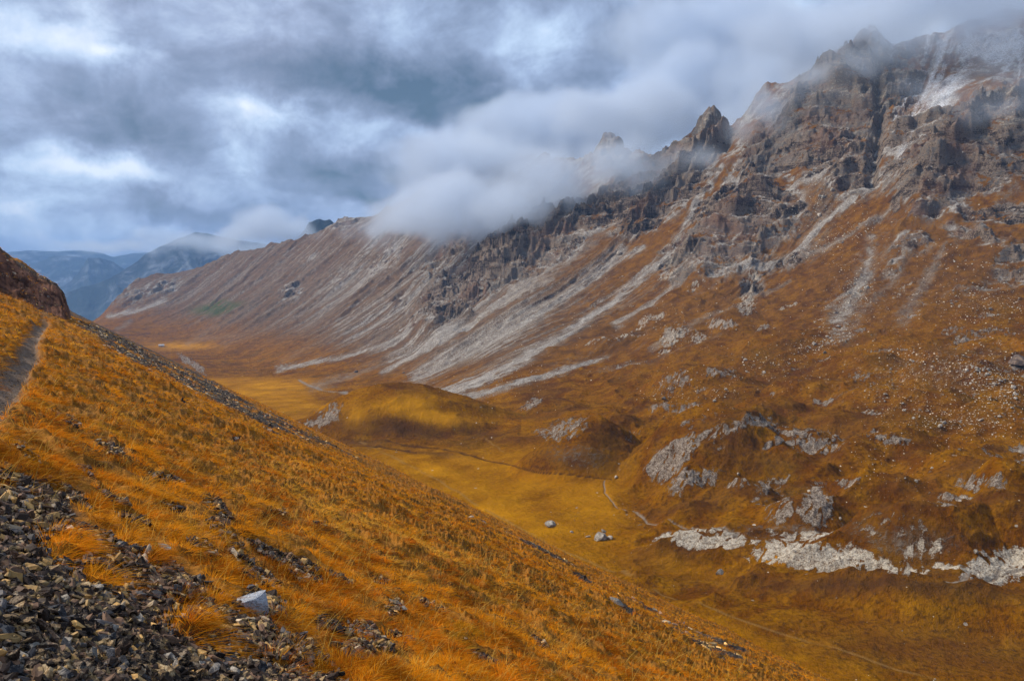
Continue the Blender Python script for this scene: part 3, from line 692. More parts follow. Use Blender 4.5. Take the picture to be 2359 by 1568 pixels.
vo = k.node('ShaderNodeTexVoronoi', feature='F1'); k.set(vo.inputs['Vector'], co); vo.inputs['Scale'].default_value = 7.0
vs = k.sep(vo.outputs['Color'])
st2 = k.mix(k.math('LESS_THAN', vs[0], 0.5), (0.03, 0.022, 0.018), k.mix(vs[1], (0.06, 0.045, 0.034), (0.20, 0.15, 0.10)))
stc = k.mix(s1[1], st, k.mix(0.55, st, st2))
c = k.mix(k.mr(k.math('ADD', k.math('MAXIMUM', s1[0], s1[1]), k.math('MULTIPLY', k.math('SUBTRACT', n2, 0.5), 0.6)), 0.3, 0.6), soil, stc)
pc = k.mix(k.mr(n2, 0.4, 0.65), (0.13, 0.085, 0.055), (0.25, 0.18, 0.125))
pc = k.mix(k.math('MULTIPLY', k.mr(n3, 0.6, 0.66), 0.7), pc, (0.42, 0.36, 0.28))
c = k.mix(s1[2], c, pc)
rr_ = k.mix(k.mr(n1, 0.4, 0.6), (0.045, 0.018, 0.012), (0.22, 0.10, 0.06))
c = k.mix(a1.outputs['Alpha'], c, rr_)
b = k.node('ShaderNodeBump'); b.inputs['Strength'].default_value = 0.8; b.inputs['Distance'].default_value = 0.06
k.set(b.inputs['Height'], k.math('ADD', n2, k.math('MULTIPLY', n3, 0.4)))
finish(k, c, 0.92, b.outputs[0], 0.12); M_hill = m

fi = np.arange(NF * MF).reshape(NF, MF)
fq = np.stack([fi[:-1, :-1], fi[1:, :-1], fi[1:, 1:], fi[:-1, 1:]], -1)
FVt = np.stack([FX, FY, FZ_], -1).reshape(-1, 3)
FA1 = np.stack([fb, band, pm, ridge_l], -1).reshape(-1, 4)
def fore_piece(name, mask, label):
    f = fq[mask]; used = np.unique(f); rm = np.full(len(FVt), -1, np.int64); rm[used] = np.arange(len(used))
    return tag(mesh_obj(name, FVt[used], rm[f], M_hill, {'cover': FA1[used]}), label, kind='structure')
keep = FZ_[:-1, :-1] > -135
pp = (pm[:-1, :-1] > 0.5) & keep; bb = (band[:-1, :-1] > 0.5) & ~pp & keep; kk = (ridge_l[:-1, :-1] > 0.5) & keep & ~pp
ss = (fb[:-1, :-1] > 0.5) & ~pp & ~bb & ~kk & keep
fore_piece('footpath', pp, 'narrow stony footpath worn along the grass slope')
fore_piece('scree_slope', bb & ~kk, 'dark shale slope beyond the grass')
fore_piece('rock_bluff', kk, 'dark red rock bluff ending the shoulder on the skyline')
fore_piece('scree_ground', ss, 'dark gravelly ground under the near shale')
fore_piece('hillside', keep & ~pp & ~bb & ~kk & ~ss, 'steep near hillside under orange autumn grass')
# the same hillside round behind the viewpoint
ab = np.linspace(1.0, 2 * math.pi - 0.80, 90); rb = np.exp(np.linspace(math.log(1.2), math.log(420), 70))
AB, RB = np.meshgrid(ab, rb, indexing='ij'); xb = RB * np.sin(AB); yb = RB * np.cos(AB)
zb = fore_plane(xb, yb)[0]; zb = np.minimum(zb, 60 + 0.1 * zb) + 0.3 * fbm(xb / 6, yb / 6, 3, 241) * sst(2, 10, RB)
zb = np.maximum(zb, -106)
ib = np.arange(zb.size).reshape(zb.shape); qb = np.stack([ib[:-1, :-1], ib[1:, :-1], ib[1:, 1:], ib[:-1, 1:]], -1).reshape(-1, 4)
tag(mesh_obj('hillside', np.stack([xb, yb, zb], -1).reshape(-1, 3), qb, M_hill, {'cover': np.zeros((zb.size, 4), np.float32)}), 'hillside continuing behind the viewpoint', kind='structure')
# lowland sheet that carries the scene to the horizon
g = np.linspace(-1, 1, 81); gg = np.sign(g) * np.abs(g) ** 2 * 45000
gx, gy = np.meshgrid(gg, gg, indexing='ij'); gz = -900 + 160 * fbm(gx / 4000, gy / 4000, 4, 251)
ig = np.arange(gx.size).reshape(gx.shape); qg = np.stack([ig[:-1, :-1], ig[1:, :-1], ig[1:, 1:], ig[:-1, 1:]], -1).reshape(-1, 4)
m, k = new_mat('lowland'); co = k.node('ShaderNodeTexCoord').outputs['Object']
finish(k, k.mix(k.mr(k.noise(co, 0.002, 6, 0.6), 0.4, 0.6), (0.03, 0.045, 0.02), (0.12, 0.10, 0.06)), 0.95)
tag(mesh_obj('lowland', np.stack([gx, gy, gz], -1).reshape(-1, 3), qg, m), 'hazy lowland far below', kind='structure')

def ground_z(x, y):
    """height of the near hillside, interpolated from the grid itself"""
    a = np.arctan2(x, y); r = np.hypot(x, y)
    i = np.clip(np.interp(a, AZF, np.arange(NF)), 0, NF - 1.001); i0 = i.astype(int); fi_ = i - i0
    out = np.zeros_like(r)
    lo = np.zeros(len(r), int); hi = np.full(len(r), MF - 1)
    for _ in range(11):
        mid = (lo + hi) // 2; g_ = RF_[i0, mid] <= r; lo = np.where(g_, mid, lo); hi = np.where(g_, hi, mid)
    j1 = np.minimum(lo + 1, MF - 1); w = np.clip((r - RF_[i0, lo]) / np.maximum(RF_[i0, j1] - RF_[i0, lo], 1e-6), 0, 1)
    za = FZ_[i0, lo] * (1 - w) + FZ_[i0, j1] * w; zb_ = FZ_[i0 + 1, lo] * (1 - w) + FZ_[i0 + 1, j1] * w
    return za * (1 - fi_) + zb_ * fi_
def hill_hit(u, v):
    """point of the near hillside on the sight line (u, v)"""
    a, t = azel(u, v); a = float(a); t = float(t)
    r = np.exp(np.linspace(math.log(2.0), math.log(300), 3000)); z = ground_z(r * math.sin(a), r * math.cos(a))
    kk = np.nonzero(z >= r * t)[0]; r0 = r[kk[0]] if len(kk) else 50.0
    return r0 * math.sin(a), r0 * math.cos(a), float(z[kk[0]]) if len(kk) else -1.6
# ------------------------------------------------------------------ stones
def ico(sub=1):
    import bmesh
    bm = bmesh.new(); bmesh.ops.create_icosphere(bm, subdivisions=sub, radius=1.0)
    v = np.array([p.co[:] for p in bm.verts]); f = np.array([[q.index for q in p.verts] for p in bm.faces]); bm.free()
    return v, f
ICO1, ICO2, ICO3 = ico(1), ico(2), ico(3)
def rock_shape(rg, base, dims, cuts=9, rough=0.10, cut=(0.45, 0.85), boxy=False):
    v, f = base; v = v.copy()
    if boxy:
        v = v * 1.25
        for ax in np.concatenate([np.eye(3), -np.eye(3)]):
            nrm = ax + rg.normal(size=3) * 0.16; nrm /= np.linalg.norm(nrm); d = v @ nrm; v -= np.maximum(d - rg.uniform(0.66, 0.8), 0)[:, None] * nrm
    for _ in range(cuts):                                    # broken faces: planes shear the lump flat
        nrm = rg.normal(size=3); nrm /= np.linalg.norm(nrm); h = rg.uniform(*cut)
        d = v @ nrm; over = np.maximum(d - h, 0)
        v -= over[:, None] * nrm
    v += rg.normal(size=v.shape) * rough * 0.5
    v = v * np.array(dims)
    return v, f
def shard(rg, lon, flat):
    """split slate: an irregular many-cornered plate with a chipped rim and two uneven faces"""
    n = int(rg.integers(6, 9)); a = np.sort(rg.uniform(0, 2 * np.pi, n) * 0.35 + np.arange(n) / n * 2 * np.pi * 1.0)
    rad = rg.uniform(0.62, 1.08, n); v = []
    for lay, (h, sc) in enumerate([(-1, 0.80), (-0.35, 1.0), (0.30, 0.97), (0.95, 0.70)]):
        j = rg.uniform(0.86, 1.12, n)
        for i in range(n):
            v.append((rad[i] * j[i] * sc * math.cos(a[i]) + 0.12 * lay * rg.normal() * 0.4, rad[i] * j[i] * sc * lon * math.sin(a[i]), flat * (h + rg.normal() * 0.16 + 0.25 * math.cos(a[i] + lay))))
    v.append((0, 0, -flat * 1.05)); v.append((0.1 * rg.normal(), 0.1 * rg.normal(), flat * rg.uniform(0.9, 1.35)))
    f = []
    for L_ in range(3):
        for i in range(n):
            p, q, r, s = L_ * n + i, L_ * n + (i + 1) % n, (L_ + 1) * n + (i + 1) % n, (L_ + 1) * n + i
            f += [(p, q, r), (p, r, s)]
    for i in range(n):
        f += [(4 * n, (i + 1) % n, i), (4 * n + 1, 3 * n + i, 3 * n + (i + 1) % n)]
    return np.array(v), np.array(f)
def rand_rot(rg, n, flat=0.35):
    """rotations that leave the short axis near the slope normal"""
    yaw = rg.uniform(0, 2 * np.pi, n); tx = rg.normal(size=n) * flat; ty = rg.normal(size=n) * flat
    cz, sz, cx, sx, cy, sy = np.cos(yaw), np.sin(yaw), np.cos(tx), np.sin(tx), np.cos(ty), np.sin(ty)
    Rz = np.zeros((n, 3, 3)); Rz[:, 0, 0] = cz; Rz[:, 0, 1] = -sz; Rz[:, 1, 0] = sz; Rz[:, 1, 1] = cz; Rz[:, 2, 2] = 1
    Rx = np.zeros((n, 3, 3)); Rx[:, 0, 0] = 1; Rx[:, 1, 1] = cx; Rx[:, 1, 2] = -sx; Rx[:, 2, 1] = sx; Rx[:, 2, 2] = cx
    Ry = np.zeros((n, 3, 3)); Ry[:, 1, 1] = 1; Ry[:, 0, 0] = cy; Ry[:, 0, 2] = sy; Ry[:, 2, 0] = -sy; Ry[:, 2, 2] = cy
    return Ry @ Rx @ Rz

def stone_mat(name, dark, mid, edge, edge_amt, scale=1.3):
    m, k = new_mat(name)
    tc = k.node('ShaderNodeTexCoord'); oi = k.node('ShaderNodeObjectInfo')
    p = k.vmath('ADD', tc.outputs['Object'], k.vmath('SCALE', oi.outputs['Location'], scale=3.0))
    n1 = k.noise(p, scale, 5, 0.65); n2 = k.noise(p, scale * 5, 4, 0.7)
    c = k.mix(k.mr(n1, 0.38, 0.62), dark, mid)
    c = k.mix(k.math('MULTIPLY', k.mr(n2, 0.5, 0.7), 0.5), c, dark)
    c = k.mix(k.math('MULTIPLY', k.mr(k.math('ADD', n1, k.math('MULTIPLY', n2, 0.35)), 0.70, 0.76), edge_amt), c, edge)
    c = k.mix(1.0, c, k.mix(oi.outputs['Random'], (0.72, 0.72, 0.72), (1.25, 1.2, 1.15)), 'MULTIPLY')
    b = k.node('ShaderNodeBump'); b.inputs['Strength'].default_value = 0.7; b.inputs['Distance'].default_value = 0.12
    k.set(b.inputs['Height'], n2)
    finish(k, c, 0.68, b.outputs[0], 0.16)
    return m
M_slate = stone_mat('dark_slate', (0.012, 0.009, 0.008), (0.042, 0.028, 0.023), (0.42, 0.28, 0.14), 0.9)
M_blue = stone_mat('blue_grey_slate', (0.030, 0.031, 0.036), (0.085, 0.086, 0.098), (0.40, 0.36, 0.30), 0.6)
M_tan = stone_mat('tan_stone', (0.17, 0.105, 0.05), (0.46, 0.31, 0.15), (0.68, 0.52, 0.30), 0.8)
M_brown = stone_mat('brown_stone', (0.035, 0.021, 0.014), (0.12, 0.074, 0.048), (0.45, 0.34, 0.22), 0.8)
M_pale = stone_mat('pale_stone', (0.28, 0.25, 0.21), (0.50, 0.45, 0.38), (0.62, 0.56, 0.46), 0.6)
KINDS_ = [('slate_shard', M_slate), ('slate_shard', M_blue), ('stone', M_tan), ('stone', M_brown), ('stone', M_pale)]

rg = np.random.default_rng(11)
SHAPES = []
for i in range(14):
    flat = rg.uniform(0.10, 0.32); lon = rg.uniform(0.38, 0.8)
    SHAPES.append(shard(rg, lon, flat))
# where stones lie
def scatter_stones(n, r0, r1, size_lo, size_hi, alpha, seed, need=0.35, bandonly=False):
    rg = np.random.default_rng(seed)
    a = rg.uniform(-0.66, 0.5, n); r = np.exp(rg.uniform(math.log(r0), math.log(r1), n)) if not bandonly else np.sqrt(rg.uniform(r0 ** 2, r1 ** 2, n))
    x = r * np.sin(a); y = r * np.cos(a); z = ground_z(x, y)
    b, bd, u, v = fore_cover(x, y, z)
    d = bd if bandonly else b
    ok = (rg.random(n) < sst(need, 0.8, d)) & (u > -200) & (u < 2450) & (v < 1700) & (path_m(x, y) < 0.4)
    x, y, z, r = x[ok], y[ok], z[ok], r[ok]
    sz = size_lo * (size_hi / size_lo) ** (rg.random(len(x)) ** alpha)
    return x, y, z, r, sz
x, y, z, r, sz = scatter_stones(260000, 2.4, 18, 0.008, 0.074, 2.4, 21)
kind = rg.choice(5, len(x), p=[0.44, 0.10, 0.10, 0.31, 0.05])
sh = rg.integers(0, len(SHAPES), len(x))
ROT = rand_rot(rg, len(x), 0.5)
# tilt all to the slope
def slope_frame():
    n = NRM; e1 = np.array([DV[0], DV[1], 0]); e2 = np.cross(n, e1)
    return np.stack([e1, e2, n], 1)
SF = slope_frame(); ROT = SF[None] @ ROT
zc = z + 0.25 * sz + rg.uniform(0, 0.02, len(x))
ss_ = sz / r
u, v = project(x, y, zc)
inview = (u > 10) & (u < 2348) & (v > 0) & (v < 1560)
order = np.argsort(-np.where(inview, ss_, 0))
single = np.zeros(len(x), bool); single[order[:270]] = True
def merged_rocks(name, X_, Y_, Z_, S_, ROT_, SH_, colr, mat, label, cat=None, shapes=SHAPES):
    vs, fs, cs = [], [], []; base = 0
    for i in range(len(shapes)):
        m_ = np.nonzero(SH_ == i)[0]
        if not len(m_): continue
        v0, f0 = shapes[i]
        P_ = np.einsum('nij,kj->nki', ROT_[m_] * S_[m_, None, None], v0) + np.stack([X_[m_], Y_[m_], Z_[m_]], 1)[:, None, :]
        vs.append(P_.reshape(-1, 3)); fs.append((f0[None] + base + (np.arange(len(m_)) * len(v0))[:, None, None]).reshape(-1, 3)); base += len(m_) * len(v0)
        cs.append(np.repeat(colr[m_], len(v0), 0))
    o = mesh_obj(name, np.concatenate(vs), np.concatenate(fs), mat, {'col': np.concatenate(cs)}, smooth=False)
    return tag(o, label, cat, kind='stuff')
def rubble_mat(name, scale):
    m, k = new_mat(name); co = k.node('ShaderNodeTexCoord').outputs['Object']; col = k.attr('col')
    n1 = k.noise(co, scale, 3, 0.5); n2 = k.noise(co, scale * 3, 3, 0.5)
    c = k.mix(k.math('MULTIPLY', k.mr(n1, 0.45, 0.65), 0.45), col, (0.020, 0.014, 0.011))
    c = k.mix(k.math('MULTIPLY', k.mr(k.math('ADD', n1, k.math('MULTIPLY', n2, 0.35)), 0.74, 0.80), 0.6), c, (0.42, 0.28, 0.12))
    b = k.node('ShaderNodeBump'); b.inputs['Strength'].default_value = 0.7; b.inputs['Distance'].default_value = 0.01 * 9 / scale; k.set(b.inputs['Height'], n2)
    finish(k, c, 0.68, b.outputs[0], 0.16)
    return m
BASEC = np.array([(0.042, 0.027, 0.019), (0.085, 0.076, 0.072), (0.50, 0.29, 0.095), (0.145, 0.082, 0.048), (0.42, 0.32, 0.21)])
cc = BASEC[kind] * rg.uniform(0.6, 1.4, (len(x), 1))
M_rub = rubble_mat('shale_rubble', 12.0)
g_ = ~single
merged_rocks('gravel', x[g_], y[g_], zc[g_], sz[g_], ROT[g_], sh[g_], cc[g_], M_rub, 'dark shale rubble covering the near scree', 'gravel')
# far band of shale on the slope
x2, y2, z2, r2, sz2 = scatter_stones(70000, 14, 120, 0.05, 0.22, 2.0, 22, 0.3, True)
k2 = rg.choice(5, len(x2), p=[0.26, 0.12, 0.18, 0.34, 0.10])
merged_rocks('gravel', x2, y2, z2 + 0.1 * sz2, sz2, SF[None] @ rand_rot(rg, len(x2), 0.4), rg.integers(0, 6, len(x2)), BASEC[k2] * rg.uniform(0.9, 2.3, (len(x2), 1)), rubble_mat('far_shale', 2.0), 'dark shale band running along the crest of the near slope', 'gravel', SHAPES[:6])
# pebbles on the footpath
n = 9000; a = rg.uniform(-0.63, -0.45, n); r3 = np.exp(rg.uniform(math.log(7), math.log(45), n)); x3 = r3 * np.sin(a); y3 = r3 * np.cos(a)
ok = path_m(x3, y3) > 0.4; x3, y3 = x3[ok], y3[ok]; z3 = ground_z(x3, y3); s3 = rg.uniform(0.008, 0.03, len(x3))
merged_rocks('gravel', x3, y3, z3, s3, SF[None] @ rand_rot(rg, len(x3), 0.3), rg.integers(0, 6, len(x3)), BASEC[rg.choice(5, len(x3), p=[.25, .15, .2, .25, .15])], M_rub, 'small stones trodden into the footpath', 'gravel', SHAPES[:6])

# the largest shards one by one
SM = {}
def shape_mesh(i, kd):
    if (i, kd) not in SM:
        v0, f0 = SHAPES[i]
        me = bpy.data.meshes.new(KINDS_[kd][0]); me.from_pydata(v0.tolist(), [], f0.tolist()); me.materials.append(KINDS_[kd][1]); SM[(i, kd)] = me
    return SM[(i, kd)]
from mathutils import Matrix
def place_rock(name, me, loc, rot, scale, label, cat, group=None):
    o = bpy.data.objects.new(name, me); COL.objects.link(o)
    M = np.eye(4); M[:3, :3] = rot * scale; M[:3, 3] = loc
    o.matrix_world = Matrix(M.tolist())
    return tag(o, label, cat, group)
GL_ = [('dark angular slate shard lying in the near scree', 'dark slate shards in the near scree', 'slate shard'), ('blue-grey slate shard lying in the near scree', 'blue-grey slate shards in the near scree', 'slate shard'),
       ('tan yellowish stone lying among dark shale', 'tan stones among the dark shale', 'stone'), ('brown stone lying among dark shale', 'brown stones among the dark shale', 'stone'), ('pale cream stone lying among dark shale', 'pale stones among the dark shale', 'stone')]
for i in order[:270]:
    kd = int(kind[i]); L_ = GL_[kd]
    place_rock(KINDS_[kd][0], shape_mesh(int(sh[i]), kd), (x[i], y[i], zc[i]), ROT[i], sz[i], L_[0], L_[2], L_[1])

# stones one can single out
def hero(u, v, wpx, dims, mat, label, name='stone', tilt=(0, 0, 0), seed=0, cuts=14, lift=0.35, cat='stone', group=None, base=ICO3, rough=0.03, boxy=False):
    rgh = np.random.default_rng(seed + 500); hx, hy, hz = hill_hit(u, v); d = math.hypot(hx, hy, hz)
    sc = wpx / 2 / FPX * d
    v0, f0 = rock_shape(rgh, base, dims, cuts, rough, (0.80, 1.0) if boxy else (0.34, 0.75), boxy)
    me = bpy.data.meshes.new(name); me.from_pydata(v0.tolist(), [], f0.tolist()); me.materials.append(mat)
    from mathutils import Euler
    E_ = np.array(Euler([R_(t) for t in tilt]).to_matrix())
    return place_rock(name, me, (hx, hy, hz + lift * sc * dims[2]), E_, sc, label, cat, group)
m, k = new_mat('white_quartz'); co = k.node('ShaderNodeTexCoord').outputs['Object']
n1 = k.noise(co, 1.6, 5, 0.6, 1.5); n2 = k.noise(co, 7, 4, 0.7)
vein = k.math('ABSOLUTE', k.math('SUBTRACT', n1, 0.5))
c = k.mix(k.mr(n2, 0.35, 0.65), (0.40, 0.42, 0.46), (0.72, 0.74, 0.76)); c = k.mix(k.mr(vein, 0.012, 0.0, 0, 0.8), c, (0.09, 0.08, 0.075)); c = k.mix(k.mr(n2, 0.66, 0.74, 0, 0.6), c, (0.35, 0.26, 0.15))
b = k.node('ShaderNodeBump'); b.inputs['Distance'].default_value = 0.05; k.set(b.inputs['Height'], n2); finish(k, c, 0.5, b.outputs[0], 0.4); M_quartz = m
hero(584, 1410, 78, (1, 0.7, 0.78), M_quartz, 'white quartz block with dark cracks at the edge of the near scree', 'quartz_block', (8, -10, 20), 1, cuts=10, lift=0.42, cat='rock', rough=0.02, boxy=True)
hero(565, 1432, 60, (1, 0.6, 0.28), M_pale, 'pale tan slab just below the white quartz block', 'stone_slab', (25, 10, -25), 2, cat='rock slab')
hero(913, 1393, 20, (0.8, 0.7, 1.3), M_tan, 'rounded tan stone standing upright in the grass', 'stone', (5, 12, 0), 3, lift=0.7)
hero(930, 1406, 22, (1, 0.8, 0.9), M_pale, 'grey and white stone beside the upright tan stone', 'stone', (0, 0, 0), 4)
hero(600, 1535, 40, (1, 0.6, 0.35), M_quartz, 'flat bluish white stone at the lower end of the scree', 'stone', (20, 5, 10), 5)
hero(66, 1146, 40, (1, 0.6, 0.3), M_blue, 'pale grey flat stone at the upper left of the scree', 'stone', (15, 20, 30), 6)
hero(375, 1262, 46, (1, 0.75, 0.45), M_pale, 'large pale stone half way down the upper scree edge', 'stone', (15, 10, 10), 7)
hero(478, 1282, 44, (1, 0.7, 0.45), M_brown, 'broad grey-brown rock in the grass above the scree', 'rock', (15, 5, 0), 8, cat='rock')
hero(190, 1160, 60, (1, 0.4, 0.25), M_brown, 'long brown splintered slab at the top of the scree', 'stone_slab', (20, 20, -30), 9, cat='rock slab')
hero(815, 1492, 34, (1, 0.8, 0.5), M_tan, 'tan block near the bottom edge right of the scree', 'stone', (10, 8, 0), 10)
hero(840, 1494, 30, (1, 0.7, 0.6), M_tan, 'cream block touching the tan block near the bottom edge', 'stone', (14, 0, 40), 11)
hero(742, 1450, 46, (1, 0.8, 0.5), M_brown, 'brown boulder between grass tufts right of the quartz block', 'rock', (12, 10, 10), 12, cat='rock')
hero(695, 1468, 44, (1, 0.8, 0.5), M_blue, 'grey shale boulder right of the quartz block', 'rock', (16, 4, 60), 13, cat='rock')
hero(860, 1450, 40, (1, 0.6, 0.5), M_brown, 'weathered brown stone in the grass near the bottom', 'stone', (8, 20, 10), 14)
hero(1345, 1338, 14, (0.6, 0.5, 1.2), M_brown, 'small dark stone standing on the grass crest', 'stone', (0, 20, 0), 15, lift=0.7)
hero(1425, 1392, 56, (1, 0.5, 0.25), M_pale, 'pale stone strip showing through the grass crest', 'stone_slab', (20, 24, 0), 16, cat='rock slab')
hero(420, 925, 14, (0.7, 0.6, 1.3), M_brown, 'pinkish stone on the upper grass slope below the shale band', 'stone', (0, 10, 0), 17, lift=0.6)
hero(545, 1013, 16, (1, 0.8, 0.7), M_pale, 'small pale stone low in the grass near the shale band', 'stone', (0, 10, 0), 18)
hero(1073, 1472, 18, (1, 0.7, 0.5), M_brown, 'dark stone alone in the thick grass near the bottom', 'stone', (0, 10, 0), 19)
hero(505, 1175, 40, (1, 0.6, 0.4), M_brown, 'long stone at the head of the narrow rubble strip', 'stone', (20, 12, -20), 20)
hero(420, 1345, 30, (1, 0.3, 0.5), M_slate, 'thin upright dark slate leaning in the scree', 'slate_shard', (40, 20, 30), 21, cat='slate shard')
hero(20, 1555, 44, (1, 0.8, 0.4), M_blue, 'large grey stone in the bottom left corner', 'stone', (15, 15, 0), 22)
# ------------------------------------------------------------------ grass
def blades(root, tip_dir, L, w, bend, colr, segs):
    """tapered curved strips. root (n,3), tip_dir (n,3) unit, bend (n,3) added quadratically"""
    n = len(root); up = np.array([0, 0, 1.0])
    view = root / np.linalg.norm(root, axis=1, keepdims=True)
    sd = np.cross(tip_dir, view + 0.9 * rng.normal(size=(n, 3))); sd /= np.linalg.norm(sd, axis=1, keepdims=True) + 1e-9
    rows = []
    for i in range(segs + 1):
        t = i / segs
        p = root + tip_dir * (L * t)[:, None] + bend * (L * t * t)[:, None]
        ww = w * (1 - 0.92 * t ** 1.3) * 0.5
        rows += [p - sd * ww[:, None], p + sd * ww[:, None]]
    V_ = np.stack(rows, 1)
    base = np.arange(n)[:, None] * (2 * (segs + 1))
    F = []
    for i in range(segs):
        F.append(np.concatenate([base + 2 * i, base + 2 * i + 1, base + 2 * i + 3, base + 2 * i + 2], 1))
    F = np.concatenate(F, 0)
    C_ = np.repeat(colr[:, None, :], 2 * (segs + 1), 1)
    return V_.reshape(-1, 3), F, C_.reshape(-1, 3)

PAL = np.array([(0.92, 0.35, 0.012), (0.76, 0.225, 0.008), (0.46, 0.105, 0.007), (0.95, 0.50, 0.060), (0.34, 0.165, 0.010), (0.74, 0.29, 0.012)])
HERO_T = [(150,1262,1.5,1),(128,1285,1.3,0),(185,1250,1.4,2),(205,1290,1.3,4),(240,1330,1.3,5),(215,1345,1.2,0),(270,1350,1.1,2),(440,1445,1.6,0),(462,1465,1.4,5),(425,1462,1.3,2),(478,1478,1.2,1),(355,1290,1.1,2),(345,1300,1.0,1),(430,1392,1.1,2),(445,1400,1.0,1),(735,1545,1.5,0),(770,1560,1.4,1),
          (640,1530,1.2,2),(500,1380,1.2,5),(520,1395,1.2,1),(600,1425,1.2,2),(625,1440,1.1,2),(560,1350,1.1,1),(90,1100,1.3,0),(60,1075,1.4,4),(30,1060,1.3,1),(120,1110,1.2,2),(300,1240,1.3,0),(330,1265,1.2,1),(665,1420,1.2,0),(700,1400,1.1,1),(20,1130,1.0,2),(800,1530,1.4,0),(840,1545,1.3,1),(690,1500,1.2,5)]
def tuft_field(r0, r1, dens, nb0, nbmin, nbmax, Lm, segs, seed):
    rg = np.random.default_rng(seed)
    a0, a1 = (-0.70, 0.62)
    N = int(dens * (a1 - a0) * (r1 * r1 - r0 * r0) / 2)
    a = rg.uniform(a0, a1, N); r = np.sqrt(rg.uniform(r0 * r0, r1 * r1, N))
    x = r * np.sin(a); y = r * np.cos(a)
    s = x * SV[0] + y * SV[1]
    z0 = fore_big(x, y)[0]
    b, bd, u, v = fore_cover(x, y, z0)
    p = path_m(x, y)
    den = (1 - np.clip(np.maximum(b, bd * 0.82) * 1.25, 0, 1)) * (p < 0.35)
    clump = fbm(x / 0.7, y / 0.7, 3, 301)
    den *= 0.38 + 0.18 * (r < 10) + (0.62 - 0.18 * (r < 10)) * sst(-0.30, 0.10, clump)
    ok = (rg.random(N) < den) & (u > -260) & (u < 2500) & (v < 1760) & (s < 110)
    x, y, a, r, u, v, clump = x[ok], y[ok], a[ok], r[ok], u[ok], v[ok], clump[ok]
    if seed == 1:
        hp = [hill_hit(h[0], h[1]) for h in HERO_T]
        x = np.concatenate([x, [h[0] for h in hp]]); y = np.concatenate([y, [h[1] for h in hp]]); r = np.hypot(x, y)
        u = np.concatenate([u, [h[0] for h in HERO_T]]); v = np.concatenate([v, [h[1] for h in HERO_T]]); clump = fbm(x / 0.7, y / 0.7, 3, 301)
    z = ground_z(x, y)
    n = len(x)
    nb = np.clip(nb0 / r ** 2, nbmin, nbmax).astype(int)
    # colour of each tuft from broad patches
    c1 = fbm(x / 2.2, y / 2.2, 3, 311); c2 = fbm(x / 0.9, y / 0.9, 3, 313); c3 = fbm(x / 6, y / 6, 3, 315)
    gold = np.exp(-ell(700, 1150, 190, 60, 30, u, v) ** 2) + 0.8 * np.exp(-ell(950, 1260, 200, 50, 28, u, v) ** 2) + 0.5 * np.exp(-ell(200, 800, 90, 60, 30, u, v) ** 2)
    kidx = np.where(c1 + 0.35 * gold > 0.02, 0, 1)
    kidx = np.where(c2 - 0.3 * gold < -0.13, 2, kidx); kidx = np.where(c2 + 0.5 * gold > 0.34, 3, kidx); kidx = np.where((c3 + 0.4 * c2 > 0.30), 5, kidx); kidx = np.where((c1 - c2 < -0.42), 4, kidx)
    size = rg.uniform(0.7, 1.35, n) * (1 + 0.5 * clump)
    if seed == 1:
        size[-len(HERO_T):] = [h[2] * 1.15 for h in HERO_T]; kidx[-len(HERO_T):] = [h[3] for h in HERO_T]
    ti = np.repeat(np.arange(n), nb); m = len(ti)
    ang = rg.uniform(0, 2 * np.pi, m); rad = np.sqrt(rg.random(m)) * 0.105 * size[ti]
    e1 = np.array([DV[0], DV[1], 0.0]); e2 = np.cross(NRM, e1)
    off = np.cos(ang)[:, None] * e1 + np.sin(ang)[:, None] * e2
    root = np.stack([x, y, z], 1)[ti] + off * rad[:, None]
    root[:, 2] = ground_z(root[:, 0], root[:, 1]) - 0.012
    lean = rg.normal(size=m) * 0.25
    wind = 0.22 + 0.30 * perlin(x / 1.6, y / 1.6, 321)[ti]; comb = rg.normal(size=(n, 3))[ti] * 0.22
    d = np.array([0, 0, 1.0]) * 0.75 + NRM * 0.35 + off * (0.25 + 0.85 * rad / 0.105)[:, None] + DOWN * wind[:, None] + comb + rg.normal(size=(m, 3)) * 0.26
    d /= np.linalg.norm(d, axis=1, keepdims=True)
    bend = off * 0.22 + DOWN * (0.30 + 0.35 * wind)[:, None] - np.array([0, 0, 0.22])
    L = Lm * size[ti] * rg.uniform(0.5, 1.2, m) * (1.15 - 0.35 * rad / 0.17)
    w = (0.0012 + 0.00042 * r[ti]) * rg.uniform(0.7, 1.3, m)
    pk = np.where(rg.random(m) < 0.30, rg.choice([0, 1, 2, 3, 3, 4, 5], m), kidx[ti])
    c = PAL[pk] * rg.uniform(0.75, 1.25, m)[:, None] * (rg.uniform(0.55, 1.25, n) * (1 + 0.5 * c3 + 0.7 * c2 + 0.25 * gold))[ti][:, None]
    return blades(root, d, L, w, bend, c / np.maximum(1, c.max(1, keepdims=True) / 0.92), segs)
m, k = new_mat('dry_grass')
col = k.attr('col')
df = k.node('ShaderNodeBsdfDiffuse'); k.set(df.inputs[0], col)
tr = k.node('ShaderNodeBsdfTranslucent'); k.set(tr.inputs[0], k.mix(0.4, col, (0.6, 0.28, 0.03)))
mx = k.node('ShaderNodeMixShader'); mx.inputs[0].default_value = 0.45; k.l.new(df.outputs[0], mx.inputs[1]); k.l.new(tr.outputs[0], mx.inputs[2])
o = k.node('ShaderNodeOutputMaterial'); k.l.new(mx.outputs[0], o.inputs[0]); M_grass = m

